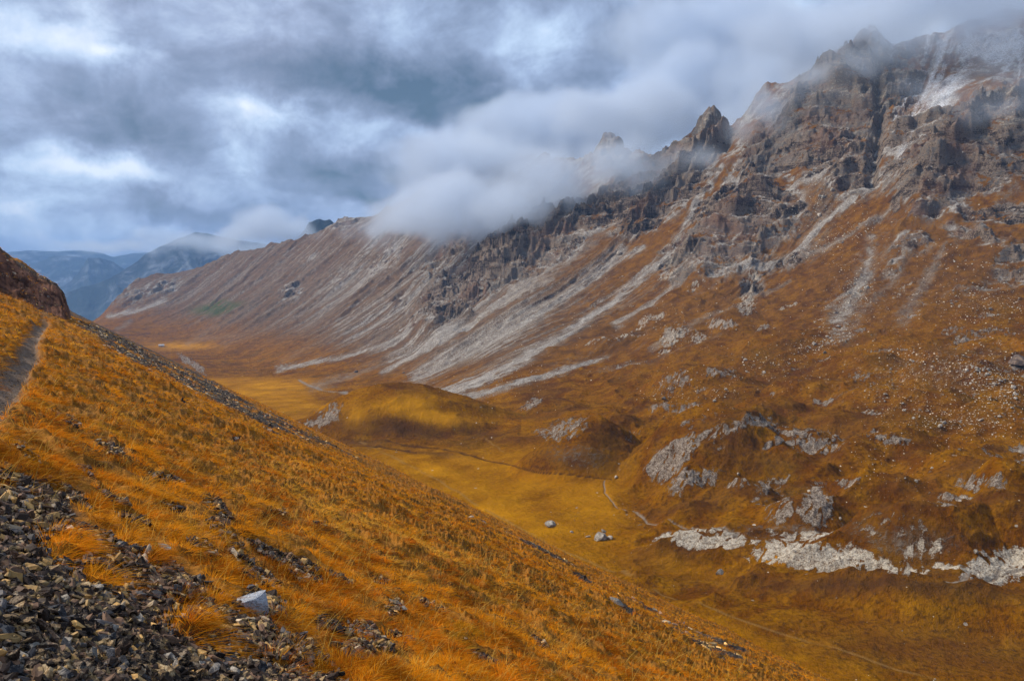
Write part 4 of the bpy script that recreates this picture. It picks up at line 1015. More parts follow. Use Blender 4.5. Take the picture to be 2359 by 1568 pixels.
VS, FS_, CS_ = [], [], []; base = 0
for args in [(2.2, 9, 44, 6500, 60, 320, 0.105, 3, 1), (9, 22, 24, 8500, 18, 85, 0.118, 2, 2), (22, 55, 12, 15000, 8, 26, 0.16, 2, 3), (55, 170, 2.6, 30000, 5, 10, 0.26, 1, 4)]:
    v_, f_, c_ = tuft_field(*args)
    VS.append(v_); FS_.append(f_ + base); CS_.append(c_); base += len(v_)
# long single stalks
rg = np.random.default_rng(99)
uu = rg.uniform(-20, 1700, 5000); vv = rg.uniform(640, 1560, 5000)
N = 2600; a = rg.uniform(-0.62, 0.5, N); r = np.exp(rg.uniform(math.log(3), math.log(22), N)); x = r * np.sin(a); y = r * np.cos(a)
z = ground_z(x, y); b, bd, u, v = fore_cover(x, y, z); ok = (b < 0.85) & (bd < 0.5) & (path_m(x, y) < 0.2)
root = np.stack([x, y, z], 1)[ok]; n = len(root)
d = np.array([0, 0, 1.0]) + DOWN * 0.25 + rg.normal(size=(n, 3)) * 0.28; d /= np.linalg.norm(d, axis=1, keepdims=True)
v_, f_, c_ = blades(root, d, rg.uniform(0.22, 0.42, n), 0.0014 + 0.00035 * r[ok], DOWN[None] * 0.35 + rg.normal(size=(n, 3)) * 0.12, np.tile(np.array([(0.66, 0.42, 0.09)]), (n, 1)) * rg.uniform(0.7, 1.2, n)[:, None], 4)
VS.append(v_); FS_.append(f_ + base); CS_.append(c_); base += len(v_)
gr = mesh_obj('grass', np.concatenate(VS), np.concatenate(FS_), M_grass, {'col': np.concatenate(CS_)}, smooth=False)
tag(gr, 'dry orange and golden autumn grass covering the near hillside', 'grass', kind='stuff')
print('grass verts', base)
# ------------------------------------------------------------------ blue mountains beyond the end of the valley
m, k = new_mat('distant_slopes'); co = k.node('ShaderNodeTexCoord').outputs['Object']
n1 = k.noise(co, 0.004, 7, 0.68, 0.6); n2 = k.noise(co, 0.0012, 5, 0.6)
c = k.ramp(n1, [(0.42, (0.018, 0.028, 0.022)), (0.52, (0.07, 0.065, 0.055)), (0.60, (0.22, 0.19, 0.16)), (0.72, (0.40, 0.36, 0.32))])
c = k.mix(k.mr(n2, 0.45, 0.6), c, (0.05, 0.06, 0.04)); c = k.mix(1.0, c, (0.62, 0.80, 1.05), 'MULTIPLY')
b = k.node('ShaderNodeBump'); b.inputs['Distance'].default_value = 60; b.inputs['Strength'].default_value = 0.8; k.set(b.inputs['Height'], n1)
finish(k, c, 0.95, b.outputs[0], 0.05); M_dist = m
def distant(prof, d0, depth, label, rough=1.0, seed=0, steep=0.62):
    """a mountain whose crest is seen at bearings/elevations prof, d0 metres off; both flanks are built"""
    us = np.linspace(prof[0][0], prof[-1][0], 260); vsn = np.interp(us, [p[0] for p in prof], [p[1] for p in prof])
    a, t = azel(us, vsn); t = t + 0.0016 * rough * fbm(us / 30.0, us * 0 + seed, 4, 400 + seed)
    w = np.linspace(-1, 1, 150); w = np.sign(w) * np.abs(w) ** 1.3
    A_, W_ = np.meshgrid(a, w, indexing='ij'); T_ = np.repeat(t[:, None], 150, 1)
    Rr = d0 + W_ * depth + 0.12 * depth * fbm(A_ * 12, W_ * 0, 3, 410 + seed) * (1 - np.abs(W_))
    crest_z = T_ * d0
    drop = np.abs(W_) * depth * steep
    gl = ridged(A_ * d0 / (depth * 0.33) + 0.5 * fbm(A_ * 30, W_ * 3, 3, 420 + seed), W_ * 1.1, 5, 430 + seed, 0.6)
    Zz = crest_z - drop * (0.72 + 0.55 * (1 - gl) * rough) + np.minimum(np.abs(W_) * 5, 1) * 0.05 * depth * fbm(A_ * d0 / 300, W_ * depth / 300, 5, 440 + seed)
    xx = Rr * np.sin(A_); yy = Rr * np.cos(A_); ii = np.arange(Zz.size).reshape(Zz.shape)
    q_ = np.stack([ii[:-1, :-1], ii[1:, :-1], ii[1:, 1:], ii[:-1, 1:]], -1).reshape(-1, 4)
    return tag(mesh_obj('distant_mountain', np.stack([xx, yy, Zz], -1).reshape(-1, 3), q_, M_dist), label, kind='structure')
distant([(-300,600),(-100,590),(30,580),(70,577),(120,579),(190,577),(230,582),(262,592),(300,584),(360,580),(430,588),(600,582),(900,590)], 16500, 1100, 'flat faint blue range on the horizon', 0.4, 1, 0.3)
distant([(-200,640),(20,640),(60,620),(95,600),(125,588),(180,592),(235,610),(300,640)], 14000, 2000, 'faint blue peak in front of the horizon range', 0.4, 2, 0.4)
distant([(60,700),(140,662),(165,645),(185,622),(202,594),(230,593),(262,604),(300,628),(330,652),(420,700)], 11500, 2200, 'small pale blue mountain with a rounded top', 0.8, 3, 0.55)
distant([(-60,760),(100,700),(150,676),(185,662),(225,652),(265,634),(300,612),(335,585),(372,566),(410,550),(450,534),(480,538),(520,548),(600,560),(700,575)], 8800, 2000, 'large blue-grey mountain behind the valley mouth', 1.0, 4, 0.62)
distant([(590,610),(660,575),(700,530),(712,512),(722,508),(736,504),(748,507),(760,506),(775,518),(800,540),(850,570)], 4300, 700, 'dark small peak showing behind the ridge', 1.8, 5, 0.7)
# ------------------------------------------------------------------ far boulders
M_boul = stone_mat('boulder_stone', (0.15, 0.125, 0.10), (0.37, 0.33, 0.27), (0.55, 0.50, 0.42), 0.5, 2.0)
M_bdark = stone_mat('dark_boulder', (0.045, 0.032, 0.026), (0.12, 0.085, 0.065), (0.25, 0.18, 0.12), 0.5, 2.0)
def far_hit(u, v):
    a, t = azel(u, v); a = float(a); t = float(t)
    i = int(np.clip(round((a - az_c[0]) / (az_c[1] - az_c[0])), 0, NAZ - 1))
    r = RR[i]; z = Zd[i]; kk = np.nonzero((z >= r * t) & (r > 215))[0]
    if not len(kk): return None
    r0 = float(r[kk[0]]); return r0 * math.sin(a), r0 * math.cos(a), float(z[kk[0]]), r0
rgb = np.random.default_rng(31)
BSH = [rock_shape(rgb, ICO2, (1, rgb.uniform(0.6, 0.95), rgb.uniform(0.5, 0.85)), 9, 0.05, (0.5, 0.88)) for _ in range(8)]
BM = {}
def bmesh_of(i, mat, nm):
    if (i, mat.name) not in BM:
        me = bpy.data.meshes.new(nm); me.from_pydata(BSH[i][0].tolist(), [], BSH[i][1].tolist()); me.materials.append(mat); BM[(i, mat.name)] = me
    return BM[(i, mat.name)]
def boulder(u, v, wpx, label, group=None, mat=None, cat='boulder', tall=1.0):
    h = far_hit(u, v)
    if h is None: return
    sc = wpx / 2 / FPX * math.hypot(h[3], h[2])
    rot = rand_rot(rgb, 1, 0.3)[0]; o = place_rock('boulder', bmesh_of(int(rgb.integers(8)), mat or M_boul, 'boulder'), (h[0], h[1], h[2] + 0.15 * sc), rot, sc, label, cat, group)
    return o
boulder(1381, 1242, 34, 'largest grey boulder lying on the flat valley meadow', mat=M_boul)
boulder(1390, 1224, 16, 'small boulder just behind the largest meadow boulder')
boulder(1405, 1240, 18, 'low flat boulder right of the largest meadow boulder')
boulder(1354, 1237, 12, 'small pale boulder left of the largest meadow boulder')
boulder(1317, 1226, 10, 'lone small boulder farther left on the meadow')
boulder(1266, 1210, 34, 'low grey slab of rock flush with the meadow', mat=M_boul)
boulder(1657, 1320, 26, 'elongated boulder below the white outcrop')
boulder(1419, 1101, 12, 'pale boulder at the end of the meadow ditch')
boulder(820, 858, 12, 'dark block on the scree slope above the golden hill', mat=M_bdark)
boulder(1427, 585, 16, 'pale block at the head of the long scree chute')
boulder(2344, 838, 46, 'big dark reddish boulder at the right edge', mat=M_bdark)
boulder(1925, 722, 12, 'white boulder at the foot of the grey scree tongue')
boulder(1700, 1096, 10, 'pale boulder on the slope under the large outcrop')
boulder(1935, 1195, 10, 'white boulder between the dark mound and the split outcrop')
boulder(2265, 1278, 10, 'white boulder in the dark hollow right of the white outcrop')
boulder(2247, 1270, 12, 'second white boulder in the dark hollow, the larger one')
boulder(930, 860, 8, 'grey block low on the pale scree fans', mat=M_bdark)
boulder(1830, 1270, 10, 'pale boulder on top of the white outcrop')
# boulder fields: (u, v, su, sv, tilt, number, label, group)
LINES = [([(2060,838),(2200,852),(2358,872)],14,40,'pale boulder in the stony field at the right of the slope','boulders of the stony field'),([(2250,880),(2358,915)],12,24,'pale boulder in the stony field at the right of the slope','boulders of the stony field'),
         ([(1830,812),(1900,790),(1965,768)],8,22,'pale boulder in the dense cluster below the grey scree tongue','boulders of the dense cluster'),([(1990,640),(1955,700),(1925,735)],12,22,'pale boulder on the grey scree tongue','boulders on the scree tongue'),
         ([(2100,962),(2200,976),(2330,968)],8,24,'pale boulder on the rise above the knolls','boulders above the knolls'),([(1990,930),(2100,945)],16,12,'pale boulder on the rise above the knolls','boulders above the knolls'),
         ([(1480,905),(1580,918),(1700,900)],7,14,'pale boulder in the hollow left of the stony field','boulders in the hollow'),([(1700,850),(1830,842)],10,12,'pale boulder on the moraine left of the stony field','boulders of the moraine'),
         ([(2180,690),(2260,715),(2358,700)],14,22,'pale boulder high on the right slope','boulders high on the right slope'),([(2020,500),(1940,545),(1860,580)],7,20,'pale boulder along the gully track under the high cliff','boulders along the gully'),
         ([(1880,420),(1900,480)],16,16,'pale boulder in the gravel funnel under the high cliff','boulders in the gravel funnel'),([(1960,1040),(2120,1090)],26,9,'pale boulder between the knolls','boulders between the knolls'),([(1080,890),(1250,870)],8,8,'pale boulder on the foot of the scree fans','boulders at the foot of the fans')]
nb_ = 0
def along(pl, sig):
    L_ = [math.dist(pl[q], pl[q + 1]) for q in range(len(pl) - 1)]; t = rgb.random() * sum(L_); q = 0
    while t > L_[q] and q < len(L_) - 1: t -= L_[q]; q += 1
    f = t / L_[q]; hv = rgb.normal() * sig * (2.6 if rgb.random() < 0.2 else 1.0)
    return pl[q][0] + f * (pl[q + 1][0] - pl[q][0]) + rgb.normal() * sig * 0.8, pl[q][1] + f * (pl[q + 1][1] - pl[q][1]) + hv
for pl, sg, n, lb, gp in LINES:
    for _ in range(n):
        uu_, vv_ = along(pl, sg)
        if uu_ > 2352: continue
        if boulder(uu_, vv_, 3.4 + 10.0 * rgb.random() ** 3.5, lb, gp) is not None: nb_ += 1
print('boulders', nb_)
# the many smaller ones
X5, Y5, Z5, S5 = [], [], [], []
for pl, sg, n, lb, gp in LINES + [([(1700,690),(1600,760),(1500,830)],30,10,'',''),([(1300,700),(1100,830)],40,8,'',''),([(2000,1400),(2300,1480)],60,2,'',''),([(1250,1250),(1500,1300)],40,2,'',''),([(2100,600),(2300,640)],30,14,'',''),([(2080,880),(2358,960)],30,26,'','')]:
    for _ in range(n * 16):
        uu_, vv_ = along(pl, sg * 1.7)
        if rgb.random() < 0.35: vv_ += rgb.normal() * 30; uu_ += rgb.normal() * 40
        if not (10 < uu_ < 2500): continue
        h = far_hit(uu_, vv_)
        if h is None: continue
        sc = (1.1 + 2.6 * rgb.random() ** 4) / 2 / FPX * h[3] * 1.25
        X5.append(h[0]); Y5.append(h[1]); Z5.append(h[2] + 0.05 * sc); S5.append(sc)
X5, Y5, Z5, S5 = map(np.array, (X5, Y5, Z5, S5)); n5 = len(X5)
m, k = new_mat('small_boulders'); finish(k, k.attr('col'), 0.85, None, 0.15)
BL1 = [rock_shape(rgb, ICO1, (1, 0.8, 0.7), 5, 0.1, (0.55, 0.9)) for _ in range(5)]
merged_rocks('rubble', X5, Y5, Z5, S5, rand_rot(rgb, n5, 0.3), rgb.integers(0, 5, n5), np.array([(0.42, 0.37, 0.29)]) * rgb.uniform(0.4, 1.6, (n5, 1)), m, 'countless small pale stones strewn over the far slopes', 'rubble', BL1)

# ------------------------------------------------------------------ stone hut at the end of the valley
h = far_hit(372, 799) or (0, 0, 0, 2000)
hx, hy, hz_, hr = h
W_, D_, H_ = 11.0, 7.0, 3.2
hut = bpy.data.objects.new('stone_hut', None); COL.objects.link(hut); hut.location = (hx, hy, hz_ - 0.3); hut.rotation_euler = (0, 0, R_(18)); hut.scale = (1.2, 1.2, 1.2)
tag(hut, 'tiny pale stone hut on the golden flat at the end of the valley', 'hut')
def simple(name, vs__, fs__, mat, parent):
    me = bpy.data.meshes.new(name); me.from_pydata(vs__, [], fs__); me.materials.append(mat); o_ = bpy.data.objects.new(name, me); COL.objects.link(o_); o_.parent = parent; return o_
m, k = new_mat('hut_stone'); finish(k, k.mix(k.mr(k.noise(k.node('ShaderNodeTexCoord').outputs['Object'], 1.5, 4, 0.7), 0.4, 0.6), (0.40, 0.34, 0.27), (0.58, 0.53, 0.46)), 0.9); M_hut = m
m, k = new_mat('hut_roof'); finish(k, k.mix(k.noise(k.node('ShaderNodeTexCoord').outputs['Object'], 2.0, 3, 0.6), (0.30, 0.29, 0.28), (0.46, 0.45, 0.44)), 0.7); M_roof = m
m, k = new_mat('hut_dark'); finish(k, (0.03, 0.022, 0.018), 0.8); M_hd = m
a_, b_ = W_ / 2, D_ / 2
simple('wall', [(-a_, -b_, 0), (a_, -b_, 0), (a_, b_, 0), (-a_, b_, 0), (-a_, -b_, H_), (a_, -b_, H_), (a_, b_, H_), (-a_, b_, H_), (-a_, 0, H_ + 2.0), (a_, 0, H_ + 2.0)],
       [(0, 1, 5, 4), (2, 3, 7, 6), (1, 2, 6, 9, 5), (3, 0, 4, 8, 7)], M_hut, hut)
o_, t_ = 0.5, 0.22; r0, r1 = H_ - 0.25, H_ + 2.08
simple('roof', [(-a_ - o_, -b_ - o_, r0), (a_ + o_, -b_ - o_, r0), (a_ + o_, 0, r1), (-a_ - o_, 0, r1), (a_ + o_, b_ + o_, r0), (-a_ - o_, b_ + o_, r0),
                (-a_ - o_, -b_ - o_, r0 + t_), (a_ + o_, -b_ - o_, r0 + t_), (a_ + o_, 0, r1 + t_), (-a_ - o_, 0, r1 + t_), (a_ + o_, b_ + o_, r0 + t_), (-a_ - o_, b_ + o_, r0 + t_)],
       [(0, 3, 2, 1), (3, 5, 4, 2), (6, 7, 8, 9), (9, 8, 10, 11), (0, 1, 7, 6), (4, 5, 11, 10), (1, 2, 8, 7), (2, 4, 10, 8), (3, 0, 6, 9), (5, 3, 9, 11)], M_roof, hut)
def slab(name, x0, x1, z0, z1, y_, th, mat, parent):
    v_ = [(x0, y_, z0), (x1, y_, z0), (x1, y_, z1), (x0, y_, z1), (x0, y_ - th, z0), (x1, y_ - th, z0), (x1, y_ - th, z1), (x0, y_ - th, z1)]
    return simple(name, v_, [(0, 1, 2, 3), (4, 7, 6, 5), (0, 4, 5, 1), (1, 5, 6, 2), (2, 6, 7, 3), (3, 7, 4, 0)], mat, parent)
slab('door', -0.6, 0.6, 0.05, 2.1, -b_ + 0.02, 0.12, M_hd, hut)
for wx_ in (-3.2, 3.0): slab('window', wx_ - 0.5, wx_ + 0.5, 1.1, 2.0, -b_ + 0.02, 0.10, M_hd, hut)
simple('chimney', [(2.0, 0.5, 3.8), (2.8, 0.5, 3.8), (2.8, 1.3, 3.8), (2.0, 1.3, 3.8), (2.0, 0.5, 6.2), (2.8, 0.5, 6.2), (2.8, 1.3, 6.2), (2.0, 1.3, 6.2)], [(0, 1, 5, 4), (1, 2, 6, 5), (2, 3, 7, 6), (3, 0, 4, 7), (4, 5, 6, 7)], M_hut, bpy.data.objects['roof'])
# ------------------------------------------------------------------ world: daylight sky with a broken cloud deck
SUN_EL, SUN_AZ = R_(42), R_(-80)                     # the pale sun stands high to the left
w = bpy.data.worlds.new('World'); scene.world = w; w.use_nodes = True
w.node_tree.nodes.clear(); k = NT(w.node_tree)
sky = k.node('ShaderNodeTexSky', sky_type='NISHITA'); sky.sun_disc = False; sky.sun_elevation = SUN_EL; sky.sun_rotation = SUN_AZ
sky.air_density = 1.0; sky.dust_density = 0.6; sky.ozone_density = 2.0
skyc = k.mix(1.0, sky.outputs[0], (0.10, 0.10, 0.10), 'MULTIPLY')
dirv = k.node('ShaderNodeTexCoord').outputs['Generated']
dirv = k.vmath('NORMALIZE', dirv)
# cloud layers stretch towards the horizon: look them up on a plane overhead
dz = k.node('ShaderNodeSeparateXYZ'); k.set(dz.inputs[0], dirv)
zz = k.math('ADD', k.math('MAXIMUM', dz.outputs[2], 0.0), 0.5)
cx = k.node('ShaderNodeCombineXYZ'); k.set(cx.inputs[0], k.math('DIVIDE', dz.outputs[0], zz)); k.set(cx.inputs[1], k.math('DIVIDE', dz.outputs[1], zz)); cx.inputs[2].default_value = 0.3
pl = cx.outputs[0]
n_a = k.noise(pl, 2.2, 7, 0.60, 0.35); n_b = k.noise(pl, 7.0, 6, 0.62, 0.5); n_c = k.noise(dirv, 9.0, 6, 0.62, 0.4)
wrp = k.vmath('ADD', k.vmath('SCALE', k.vmath('SUBTRACT', k.noise(dirv, 3.2, 4, 0.6, out=1), (0.5, 0.5, 0.5)), scale=0.16), k.vmath('SCALE', k.vmath('SUBTRACT', k.noise(dirv, 14, 5, 0.65, out=1), (0.5, 0.5, 0.5)), scale=0.055))
wd = k.vmath('ADD', dirv, wrp)
from mathutils import Vector, Matrix
def sky_blob(u, v, ru, rv, ang):
    """soft lens-shaped patch of the deck centred on a bearing"""
    x, f, z = ray(u, v); d = Vector((float(x), float(f), float(z))); L_ = d.length; d.normalize()
    rt = Vector((d.y, -d.x, 0)).normalized(); up = rt.cross(d).normalized()
    c_, s_ = math.cos(R_(ang)), math.sin(R_(ang))
    e1 = rt * c_ - up * s_; e3 = rt * s_ + up * c_
    M = Matrix((e1, d, e3)).transposed()
    mp = k.node('ShaderNodeMapping', vector_type='TEXTURE'); k.set(mp.inputs[0], wd)
    mp.inputs['Location'].default_value = d; mp.inputs['Rotation'].default_value = M.to_euler()
    mp.inputs['Scale'].default_value = (1.45 * ru / FPX / L_, 1.0, 1.45 * rv / FPX / L_)
    g = k.node('ShaderNodeTexGradient', gradient_type='QUADRATIC_SPHERE'); k.set(g.inputs[0], mp.outputs[0])
    return g.outputs[1]
BL = [(430,130,330,170,15,-.22),(330,330,260,90,6,-.34),(90,250,190,130,0,-.16),(900,190,330,80,8,-.44),(1180,240,260,50,0,-.36),(1330,170,220,90,-10,-.16),(620,110,200,120,0,-.06),
      (230,105,170,60,10,.42),(40,60,90,70,0,.22),(150,20,150,50,0,.2),(1230,55,260,75,0,.26),(1130,110,140,60,0,.16),
      (1080,300,110,50,15,.62),(700,262,170,50,10,.30),(560,335,90,110,-50,.24),(930,265,80,25,0,.22),(610,250,60,40,0,.18),
      (190,420,330,70,6,.34),(60,500,220,60,0,.24),(330,450,160,40,20,.16),(480,505,130,42,0,-.34),(400,520,70,28,0,-.22),(820,395,170,55,0,-.34),(860,432,90,22,0,-.36),(1000,380,150,40,0,-.10),
      (720,460,190,40,8,.06),(760,450,90,16,5,-.10),(640,520,60,24,0,.10),(250,560,260,30,0,.20),
      (1480,330,300,130,0,.06),(1700,120,420,140,-10,.14),(2250,30,300,110,0,.24),(1500,150,260,90,-30,.06),(1950,-20,300,80,0,.10),(1420,60,160,60,0,-.06)]
tot = None
for (u, v, ru, rv, an, wt) in BL:
    g = k.math('MULTIPLY', sky_blob(u, v, ru, rv, an), wt * 1.4)
    tot = g if tot is None else k.math('ADD', tot, g)
det = k.math('ADD', k.math('MULTIPLY', k.math('SUBTRACT', n_a, 0.5), 0.95), k.math('ADD', k.math('MULTIPLY', k.math('SUBTRACT', n_b, 0.5), 0.70), k.math('MULTIPLY', k.math('SUBTRACT', n_c, 0.5), 0.75)))
lum = k.math('ADD', k.math('ADD', tot, det), 0.52)
cl = k.ramp(lum, [(0.0, (0.070, 0.120, 0.175)), (0.18, (0.150, 0.200, 0.280)), (0.40, (0.250, 0.315, 0.430)), (0.56, (0.350, 0.440, 0.590)), (0.74, (0.520, 0.650, 0.800)), (1.0, (0.80, 0.88, 0.94))])
# warmer grey undersides
cl = k.mix(k.math('MULTIPLY', k.mr(n_a, 0.45, 0.65), 0.35), cl, k.mix(1.0, cl, (1.12, 0.96, 0.90), 'MULTIPLY'))
cl = k.mix(1.0, cl, (0.98, 1.0, 1.07), 'MULTIPLY')
cover = k.mr(k.math('ADD', lum, k.math('MULTIPLY', n_b, 0.4)), 0.2, 0.6, 0.86, 0.97)
fin = k.mix(cover, skyc, cl)
# brighter deck overhead and behind, where the photograph does not look
bgd = k.node('ShaderNodeBackground'); k.set(bgd.inputs[0], fin); bgd.inputs[1].default_value = SKY_STRENGTH
o = k.node('ShaderNodeOutputWorld'); k.l.new(bgd.outputs[0], o.inputs[0])
w.cycles.sampling_method = 'MANUAL'; w.cycles.sample_map_resolution = 512
sun = bpy.data.lights.new('sun', 'SUN'); sun.energy = SUN_STRENGTH; sun.angle = R_(12); sun.color = (1.0, 0.93, 0.84)
so = bpy.data.objects.new('sun', sun); COL.objects.link(so)
sd = Vector((math.sin(SUN_AZ) * math.cos(SUN_EL), math.cos(SUN_AZ) * math.cos(SUN_EL), math.sin(SUN_EL)))
so.rotation_euler = (-sd).to_track_quat('-Z', 'Y').to_euler()
vs_ = scene.view_settings; vs_.view_transform = 'Standard'; vs_.look = 'None'; vs_.gamma = 1; vs_.exposure = EXPO; vs_.use_curve_mapping = False
cy = scene.cycles
cy.use_denoising = True; cy.denoiser = 'OPENIMAGEDENOISE'; cy.max_bounces = 8; cy.diffuse_bounces = 3; cy.glossy_bounces = 2; cy.volume_bounces = VOLB; cy.transparent_max_bounces = 8
cy.use_adaptive_sampling = True; cy.adaptive_threshold = 0.012
# ------------------------------------------------------------------ low clouds wrapped round the ridge
class GN(NT):
    def __init__(s, name):
        g = bpy.data.node_groups.new(name, 'GeometryNodeTree'); super().__init__(g)
        g.interface.new_socket('Geometry', in_out='INPUT', socket_type='NodeSocketGeometry')
        g.interface.new_socket('Geometry', in_out='OUTPUT', socket_type='NodeSocketGeometry')
        s.tree = g
def cloud_material(name, dens, aniso=0.2, color=(1, 1, 1)):
    m = bpy.data.materials.new(name); m.use_nodes = True; m.node_tree.nodes.clear(); k = NT(m.node_tree)
    v = k.node('ShaderNodeVolumePrincipled'); v.inputs['Color'].default_value = (*color, 1); v.inputs['Anisotropy'].default_value = aniso
    a = k.node('ShaderNodeAttribute', attribute_name='density')
    k.set(v.inputs['Density'], k.math('MULTIPLY', a.outputs['Fac'], dens)); v.inputs['Density Attribute'].default_value = ''
    o = k.node('ShaderNodeOutputMaterial'); k.l.new(v.outputs[0], o.inputs['Volume'])
    m.cycles.volume_step_rate = 1.0
    return m
def make_cloud(name, label, blobs_, vox, dens, nscale, namp, seed, thr=0.0, soft=1.0, color=(0.72, 0.79, 0.88), group=None):
    """blobs_: (u, v, distance, half width px, half height px, half depth m, weight)"""
    g = GN(name); B = []
    lo = np.full(3, 1e9); hi = -lo
    for (u, v, d, ru, rv, dp, wt) in blobs_:
        cx_, cy_, cz_ = at_d(u, v, d); a = math.atan2(cx_, cy_); sl = math.sqrt(d * d + cz_ ** 2)
        rx, rz = ru / FPX * sl, rv / FPX * sl
        B.append((cx_, cy_, cz_, a, rx, dp, rz, wt)); e = max(rx, dp)
        lo = np.minimum(lo, [cx_ - e, cy_ - e, cz_ - rz * 1.15]); hi = np.maximum(hi, [cx_ + e, cy_ + e, cz_ + rz * 1.15])
    pos = g.node('GeometryNodeInputPosition').outputs[0]
    off = (seed * 37.1, seed * 11.3, 0)
    p1 = g.vmath('ADD', pos, off)
    nz = g.noise(p1, 1 / nscale, 7, 0.64, 0.8)
    wv = g.vmath('SCALE', g.vmath('SUBTRACT', g.noise(p1, 1.3 / nscale, 3, 0.6, out=1), (0.5, 0.5, 0.5)), scale=nscale * 0.9)
    pw = g.vmath('ADD', pos, wv)
    tot = None
    for (cx_, cy_, cz_, a, rx, ry, rz, wt) in B:
        q_ = g.vmath('SUBTRACT', pw, (cx_, cy_, cz_))
        e1 = (math.cos(a) / rx, -math.sin(a) / rx, 0); e2 = (math.sin(a) / ry, math.cos(a) / ry, 0)
        d1 = g.vmath('DOT_PRODUCT', q_, e1, out=1); d2 = g.vmath('DOT_PRODUCT', q_, e2, out=1); d3 = g.vmath('DOT_PRODUCT', q_, (0, 0, 1 / rz), out=1)
        r2 = g.math('ADD', g.math('MULTIPLY', d1, d1), g.math('ADD', g.math('MULTIPLY', d2, d2), g.math('MULTIPLY', d3, d3)))
        f = g.math('MULTIPLY', g.math('MAXIMUM', g.math('SUBTRACT', 1.0, r2), 0.0), wt)
        tot = f if tot is None else g.math('MAXIMUM', tot, f)
    s_ = g.math('ADD', tot, g.math('MULTIPLY', g.math('SUBTRACT', nz, 0.5), namp))
    s_ = g.math('MULTIPLY', g.mr(s_, 0.12 + thr, 0.12 + thr + soft, smooth=True), g.mr(tot, 0.0, 0.12))
    vc = g.node('GeometryNodeVolumeCube'); g.set(vc.inputs['Density'], s_); vc.inputs['Background'].default_value = 0
    vc.inputs['Min'].default_value = lo; vc.inputs['Max'].default_value = hi
    for i, nm in enumerate('XYZ'): vc.inputs['Resolution ' + nm].default_value = max(4, int((hi[i] - lo[i]) / vox))
    mat = cloud_material(name, dens, color=color)
    sm = g.node('GeometryNodeSetMaterial'); g.l.new(vc.outputs[0], sm.inputs[0]); sm.inputs['Material'].default_value = mat
    out = g.node('NodeGroupOutput'); g.l.new(sm.outputs[0], out.inputs[0])
    vd = bpy.data.volumes.new(name); o = bpy.data.objects.new(name, vd); COL.objects.link(o); vd.materials.append(mat)
    md = o.modifiers.new('density', 'NODES'); md.node_group = g.tree
    tag(o, label, 'cloud', group, 'stuff')
    print(name, lo, hi)
    return o
make_cloud('cloud', 'broad grey cloud bank resting on the middle of the ridge', [
    (1055,475,1640,225,95,170,1.25),(1190,480,1500,160,78,130,1.2),(1130,395,1900,280,100,200,1.1),(930,505,1900,105,44,120,1.0),(1300,430,1480,150,85,130,1.15),(1330,320,2000,240,110,170,1.1),
    (1430,385,1420,120,62,100,1.0),(1400,275,1560,130,60,110,1.05),(1500,250,1560,110,60,110,1.0),(1540,290,1850,190,95,150,1.1),(1500,375,1400,80,50,70,0.85),(1620,200,1950,210,110,160,1.1),(1590,350,1330,70,34,60,0.8),(1240,290,2100,260,90,170,0.9)], 7, 0.017, 230, 1.45, 3)
make_cloud('cloud', 'torn cloud drifting over the summit ridge above the spire', [
    (1720,255,1720,110,80,110,1.05),(1790,180,1700,160,90,150,1.1),(1765,240,1380,90,50,70,0.85),(1690,300,1380,60,36,60,0.7),(1880,85,1500,190,90,140,1.15),(2030,35,1430,210,80,120,1.2),(2180,5,1400,220,80,130,1.2),(1960,140,1380,110,42,60,0.85),(1860,190,1340,90,36,60,0.75),(2100,85,1400,130,50,70,0.9),(2330,-5,1380,200,80,130,1.2),(1700,90,2100,340,110,200,1.0)], 7, 0.017, 220, 1.5, 8)
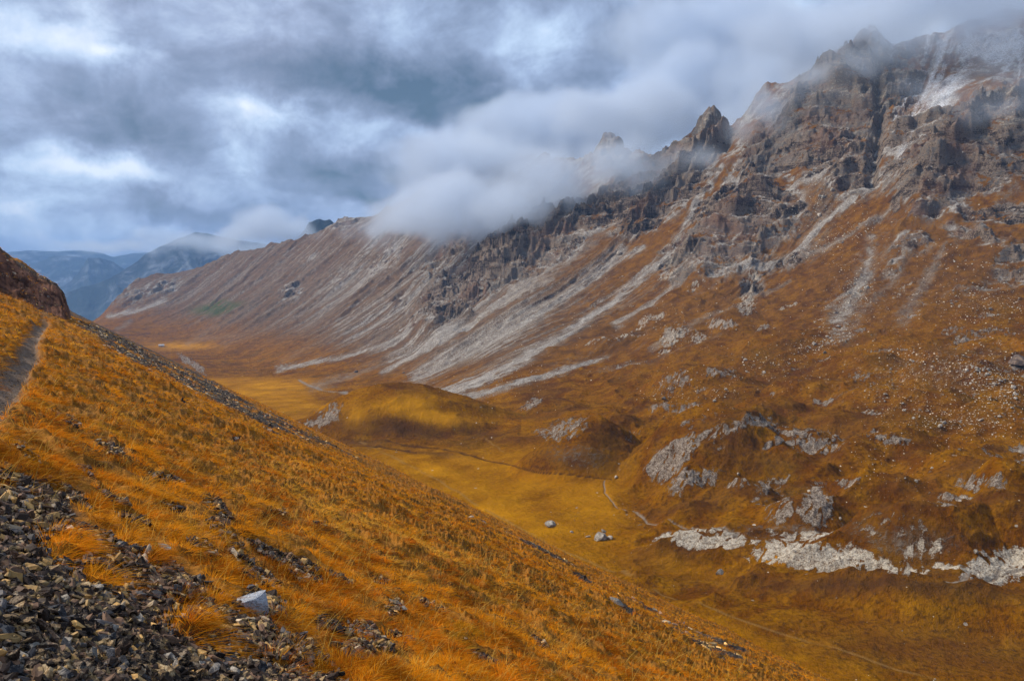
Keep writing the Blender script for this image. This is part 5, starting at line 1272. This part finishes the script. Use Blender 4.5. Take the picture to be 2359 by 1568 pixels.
make_cloud('cloud', 'thin torn mist trailing across the upper crags and snowy slopes', [
    (2240,80,1340,190,70,100,1.1),(2330,170,1160,150,50,80,0.95),(2120,110,1380,110,60,70,0.95),(2300,250,1050,140,34,70,0.8),(2160,200,1220,130,44,80,0.75),(1980,150,1370,90,46,60,0.8),(1880,215,1320,90,44,60,0.7),(1780,290,1290,90,36,60,0.65),(1650,370,1290,80,30,60,0.6),(1480,440,1330,90,30,60,0.6)], 6.5, 0.007, 120, 1.7, 5, thr=0.03)
make_cloud('cloud', 'small pale cloud puff behind the far end of the ridge', [
    (605,520,3700,80,54,260,1.1),(665,535,3600,75,36,220,1.0),(545,545,3800,60,32,200,1.0)], 14, 0.009, 220, 1.0, 11)
make_cloud('cloud', 'long low cloud lying on the blue mountain behind the valley mouth', [
    (470,556,5600,130,20,300,1.0),(380,548,5800,90,16,300,0.9),(560,575,5400,120,22,260,0.9),(250,570,6800,160,14,300,0.8)], 20, 0.005, 300, 1.0, 13)
make_cloud('cloud', 'wisp of mist clinging to the crest left of the cloud bank', [
    (870,545,1900,70,28,60,0.85),(820,525,2200,70,28,80,0.8),(905,575,1800,70,28,60,0.65),(740,550,2650,50,14,60,.7),(980,550,1650,110,30,60,0.85)], 9, 0.005, 110, 1.4, 17, thr=0.04)
# haze
import bmesh
bm = bmesh.new(); bmesh.ops.create_cube(bm, size=1)
for v in bm.verts: v.co = Vector((v.co.x * 37000, v.co.y * 37000 , (-1300 if v.co.z < 0 else 500)))
me = bpy.data.meshes.new('haze'); bm.to_mesh(me); bm.free()
hz = bpy.data.objects.new('haze', me); COL.objects.link(hz); tag(hz, 'pale blue air between the mountains', 'haze', kind='stuff')
m = bpy.data.materials.new('haze'); m.use_nodes = True; m.node_tree.nodes.clear(); k = NT(m.node_tree)
v = k.node('ShaderNodeVolumePrincipled'); v.inputs['Color'].default_value = (0.28, 0.50, 0.86, 1); v.inputs['Density'].default_value = HAZE; v.inputs['Anisotropy'].default_value = 0.0; v.inputs['Density Attribute'].default_value = ''
o = k.node('ShaderNodeOutputMaterial'); k.l.new(v.outputs[0], o.inputs['Volume']); me.materials.append(m)
cy.volume_step_rate = 1.0; cy.volume_max_steps = 256
